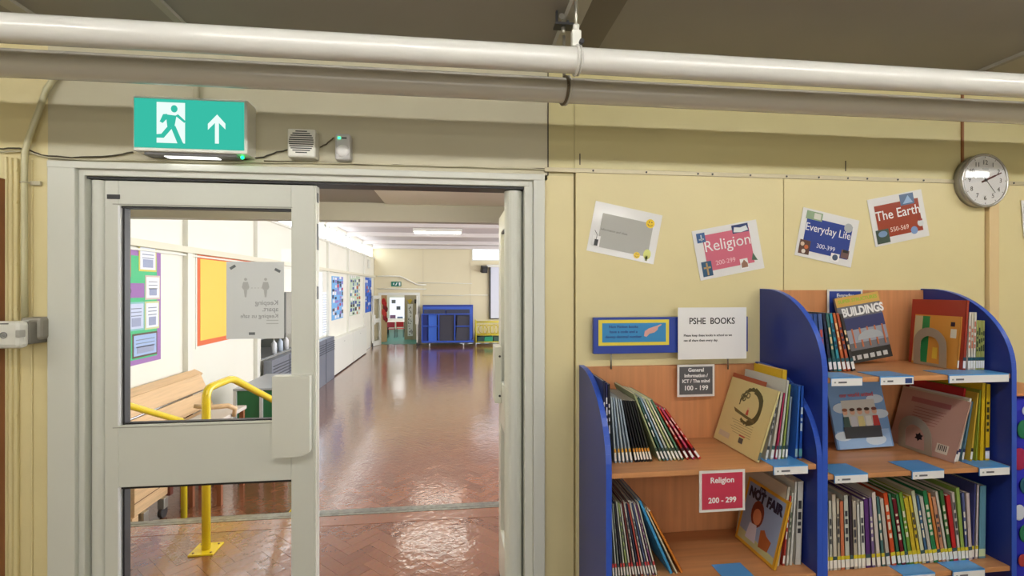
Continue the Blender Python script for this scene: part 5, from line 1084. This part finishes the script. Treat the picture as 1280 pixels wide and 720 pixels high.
for i, X_ in enumerate((tx0+.28, tx1-.38)):
    for yy in (Ym+.06, Ym+.54):
        w_ = MB().disc((X_-.02, yy, HF+.055), .055, (.04, 0, 0), 16).build('castor', C((225, 225, 225)), mt, True); MB().box((X_-.035, yy-.03, HF+.06), (X_+.035, yy+.03, tz0)).build('castor_fork', C((150, 150, 155)), w_, True)
def gmat(x0, y0, x1, y1, Y, c_, lab, th=.045, tilt=0):
    a1 = px(x0, y0, Y=Y); b1 = px(x1, y1, Y=Y); cx_ = (a1.x+b1.x)/2; w_ = b1.x-a1.x; h_ = a1.z-b1.z
    o = thing('gym_mat', lab, 'mat', (cx_, Y, b1.z), (0, R(tilt), 0), 'gym mats on the blue trolley')
    MB().box((-w_/2, 0, 0), (w_/2, th, h_), .008).build('pad', C(c_, .6), o); MB().box((-w_/2-.002, .015, -.002), (w_/2+.002, th-.015, h_+.002)).build('edge_band', C((30, 40, 90), .6), o)
zb_px = 427.5
gmat(535.5, 393.5, 546, zb_px, Ym+.05, (60, 108, 210), 'narrow bright blue gym mat at left front of the trolley')
gmat(549.5, 394, 567.5, zb_px, Ym+.05, (62, 62, 74), 'dark grey gym mat in the middle bay of the trolley')
gmat(569.5, 395, 585, zb_px-.5, Ym+.06, (66, 66, 78), 'dark grey gym mat leaning in the right bay of the trolley', tilt=4)
gmat(528, 393.5, 535, zb_px, Ym+.11, (36, 54, 130), 'navy gym mat edge at far left of the trolley')
gmat(530, 387, 556.5, zb_px-1, Ym+.2, (66, 70, 90), 'slate gym mat standing behind, left of pair above the rail')
gmat(557.5, 387, 587, zb_px-1, Ym+.2, (60, 64, 84), 'slate gym mat standing behind, right of pair above the rail')
gmat(528.5, 383.5, 590, zb_px-1.5, Ym+.3, (64, 100, 200), 'wide bright blue gym mat behind the slate pair')
gmat(529, 381.5, 589, zb_px-2, Ym+.42, (46, 62, 150), 'wide dark blue gym mat at the back of the trolley, tallest', tilt=.6)
# yellow ball / hoop trolley
Yy = HY1-.7; a_ = px(595, 402, Y=Yy); b_ = px(634, 430, Y=Yy)
yt_ = thing('play_trolley', 'yellow wire play equipment trolley beside the blue mat trolley', 'trolley', ((a_.x+b_.x)/2, Yy, HF)); M_yw = C((228, 214, 60), .4)
zz1 = px(600, 403, Y=Yy).z; zz0 = px(600, 419, Y=Yy).z; zb0 = HF+.12
for X_ in (a_.x, b_.x):
    for y_ in (Yy, Yy+.5): MB().tube([(X_, y_, HF+.08), (X_, y_, zz1+.08)], .018, 8).build('post', M_yw, yt_, True)
for z_ in (zb0, zz0, zz1):
    MB().tube([(a_.x, Yy, z_), (b_.x, Yy, z_)], .015, 8).tube([(a_.x, Yy+.5, z_), (b_.x, Yy+.5, z_)], .015, 8).tube([(a_.x, Yy, z_), (a_.x, Yy+.5, z_)], .015, 8).build('rail', M_yw, yt_, True)
for k in range(14): X_ = a_.x+(b_.x-a_.x)*(k+.5)/14; MB().tube([(X_, Yy, zz0), (X_, Yy, zz1)], .006, 6).build('wire', M_yw, yt_, True)
MB().box((a_.x, Yy, zb0-.02), (b_.x, Yy+.5, zb0)).build('shelf', M_yw, yt_, True); MB().box((a_.x, Yy, zz0-.01), (b_.x, Yy+.5, zz0)).build('shelf', M_yw, yt_, True)
for X_ in (a_.x, b_.x):
    for y_ in (Yy, Yy+.5): MB().disc((X_-.015, y_, HF+.045), .045, (.03, 0, 0), 14).build('castor', C((210, 210, 210)), yt_, True)
for i in range(7):
    c_ = (a_.x+.14+.14*i, Yy+.1+.05*(i % 3), zz0+.2); tag(MB().torus(c_, .18, .012, (.3+.1*(i % 3), 1, .25*(i % 2)), 20, 6).build('hoop', C(((226, 206, 50), (206, 180, 40), (236, 220, 80))[i % 3])), ('leftmost', 'second from left', 'third from left', 'middle', 'third from right', 'second from right', 'rightmost')[i]+' yellow hoop in the wire basket of the yellow trolley', 'hoop', 'yellow hoops in the trolley basket')
for i, (xa_, xb_, c_) in enumerate(((596.5, 605, (30, 70, 66)), (605.5, 616, (44, 150, 110)), (617, 627, (60, 90, 80)))):
    p = px(xa_, 428, Y=Yy+.06); q = px(xb_, 420.5, Y=Yy+.06); tag(MB().box((p.x, Yy+.06, zb0+.001), (q.x, Yy+.4, zz0-.06), .01).build('storage_tub', C(c_)), ('dark', 'green', 'grey green')[i]+' plastic tub on the lower shelf of the yellow trolley', 'tub')
# ---------------------------------------------------------------- handrails (yellow)
def rail(pts, r_=.024): 
    P = [Vector(p) for p in pts]; out = [P[0]]
    for i in range(1, len(P)-1):
        a1 = (P[i-1]-P[i]).normalized(); b1 = (P[i+1]-P[i]).normalized(); L = .07
        for k in range(6):
            t_ = k/5; out.append((1-t_)**2*(P[i]+a1*L)+2*t_*(1-t_)*P[i]+t_*t_*(P[i]+b1*L))
    out.append(P[-1]); return out
h1 = thing('handrail', 'bright yellow tubular handrail bolted to the landing beside the steps', 'handrail', (-1.51, 3.13, 0))
r_up = 3.47; X1 = -1.51
MB().tube(rail([(X1, 3.13, 0), (X1, 3.13, .985), (X1, r_up, .985), (X1, 4.85, .985-.43*(4.85-r_up)), (X1, 4.85, HF)]), .0245, 16).build('rail', M_yrail, h1, True)
for (yy, zz) in ((3.13, 0), (4.85, HF)):
    f_ = MB().prism([(X1-.07, yy-.07, zz+.001), (X1+.07, yy-.07, zz+.001), (X1+.07, yy+.07, zz+.001), (X1-.07, yy+.07, zz+.001)], (0, 0, .008)).build('foot_plate', M_yrail, h1, True)
    for sx_ in (-.05, .05):
        for sy_ in (-.05, .05): MB().disc((X1+sx_, yy+sy_, zz+.009), .006, (0, 0, .004), 8).build('bolt', C((120, 90, 30)), f_, True)
X2 = -2.3
h2_ = thing('handrail', 'yellow handrail farther left descending the steps beside the wooden benches', 'handrail', (X2, 4.4, HF))
MB().tube(rail([(X2, 3.0, 0), (X2, 3.0, .985), (X2, 3.2, .985), (X2, 4.4, .46), (X2, 4.4, HF)]), .0245, 16).build('rail', M_yrail, h2_, True)
for (yy, zz) in ((3.0, 0), (4.4, HF)): MB().box((X2-.07, yy-.07, zz+.001), (X2+.07, yy+.07, zz+.009)).build('foot_plate', M_yrail, h2_, True)
# ---------------------------------------------------------------- stacked gym benches at the left wall
Yb0, Yb1 = 4.1, 6.0
prof = [((-3.02, .655), (-2.93, .605)), ((-2.93, .60), (-2.86, .435)), ((-2.85, .425), (-2.77, .265)), ((-2.765, .255), (-2.70, .10)), ((-2.695, .09), (-2.64, -.04))]
for i, (p, q) in enumerate(prof):
    o = thing('gym_bench', ('narrow pale topmost', 'second', 'third', 'fourth', 'lowest')[i]+' long beech bench board stacked on edge by the left hall wall', 'bench', ((p[0]+q[0])/2, (Yb0+Yb1)/2, q[1]))
    n = Vector((-(q[1]-p[1]), 0, (q[0]-p[0]))).normalized(); n = -n if n.x > 0 else n
    MB().prism([(p[0], Yb0, p[1]), (q[0], Yb0, q[1]), (q[0]+n.x*.03, Yb0, q[1]+n.z*.03), (p[0]+n.x*.03, Yb0, p[1]+n.z*.03)], (0, Yb1-Yb0-.05*i, 0)).build('board', M_bench, o, True)
    if i in (1, 3): 
        MB().tube([(q[0]+.012, Yb0, q[1]+.005), (q[0]+.012, Yb1+.03, q[1]+.005)], .008, 8).build('metal_rail', M_chrome, o, True)
tb = thing('bench_trolley', 'beech sided trolley on castors carrying the stacked bench boards', 'trolley', (-2.85, 4.5, HF))
MB().box((-3.0, 3.9+.55, HF+.19), (-2.72, 4.93, -.05), .006).box((-3.0, 4.42, HF+.1), (-2.72, 4.5, HF+.19)).build('side', M_bench, tb, True)
MB().box((-2.72, 4.45, HF+.3), (-2.715, 4.93, HF+.305)).build('groove', C((120, 80, 50)), tb, True)
MB().box((-2.735, 4.93, HF+.17), (-2.70, 4.98, -.05)).box((-3.0, 5.78, HF), (-2.96, 5.84, .5)).box((-2.74, 5.8, HF), (-2.70, 5.86, 0)).build('upright', C((110, 50, 34)), tb, True)
for y_ in (4.56, 4.85): 
    w_ = MB().disc((-2.74, y_, HF+.05), .05, (.035, 0, 0), 16).build('castor', M_dark, tb, True); MB().box((-2.75, y_-.035, HF+.09), (-2.69, y_+.035, HF+.19), .004).build('castor_fork', M_alu, w_, True)
for y_ in (5.15, 5.5): MB().box((-2.73, y_, HF), (-2.69, y_+.04, .05)).build('leg', C((150, 60, 50)), tb, True)
# small curved wooden bench end
bn = thing('wooden_bench', 'low bench with curved wooden arm and pale seat beyond the handrail', 'bench', (-2.45, 5.3, HF))
a_ = px(268, 499, X=-2.35); 
MB().tube([(-2.55, 5.05, .44), (-2.45, 5.1, .41), (-2.3, 5.2, .40), (-2.25, 5.24, .36), (-2.26, 5.24, .28)], [.02, .026, .026, .026, .02], 8).build('arm', M_bench, bn, True)
MB().box((-2.6, 5.0, .27), (-2.28, 5.6, .31), .01).build('seat', C((214, 206, 196)), bn, True)
for (x_, y_) in ((-2.57, 5.05), (-2.31, 5.05), (-2.57, 5.55), (-2.31, 5.55)): MB().box((x_-.02, y_-.02, HF), (x_+.02, y_+.02, .27)).build('leg', C((150, 90, 56)), bn, True)
# green trolley table
gt = thing('green_trolley', 'green sided trolley with pale grey top and white edges beyond the handrail', 'trolley', (-2.26, 6.4, HF))
gx0, gx1, gy0, gy1_, gzt = -2.55, -1.98, 5.95, 6.9, .40
MB().box((gx0, gy0, HF+.12), (gx1, gy1_, gzt), .004).build('body', C((34, 116, 74), .4), gt, True)
MB().box((gx0-.02, gy0-.02, gzt), (gx1+.02, gy1_+.02, gzt+.025), .003).build('top', C((176, 186, 196), .35), gt, True)
for X_ in (gx0, -2.26, gx1): MB().box((X_-.018, gy0-.02, HF+.1), (X_+.018, gy0, gzt)).build('edge_strip', C((214, 220, 222)), gt, True)
for X_ in (gx0+.05, gx1-.05):
    for y_ in (gy0+.08, gy1_-.08): MB().disc((X_-.02, y_, HF+.06), .06, (.04, 0, 0), 14).build('castor', M_dark, gt, True)
wr = thing('wire_rack', 'white wire rack standing in front of the green trolley', 'rack', (-1.85, 5.6, HF))
for k in range(4): MB().tube([(-2.02, 5.62-.03*k, .18-.06*k), (-1.85, 5.66-.03*k, .27-.06*k), (-1.6, 5.68-.03*k, .3-.06*k)], .009, 8).build('wire', C((220, 226, 230)), wr, True)
MB().tube([(-2.0, 5.6, HF), (-2.0, 5.6, .3)], .014, 8).tube([(-1.62, 5.6, HF), (-1.62, 5.6, .3)], .014, 8).build('post', C((90, 100, 104)), wr, True)
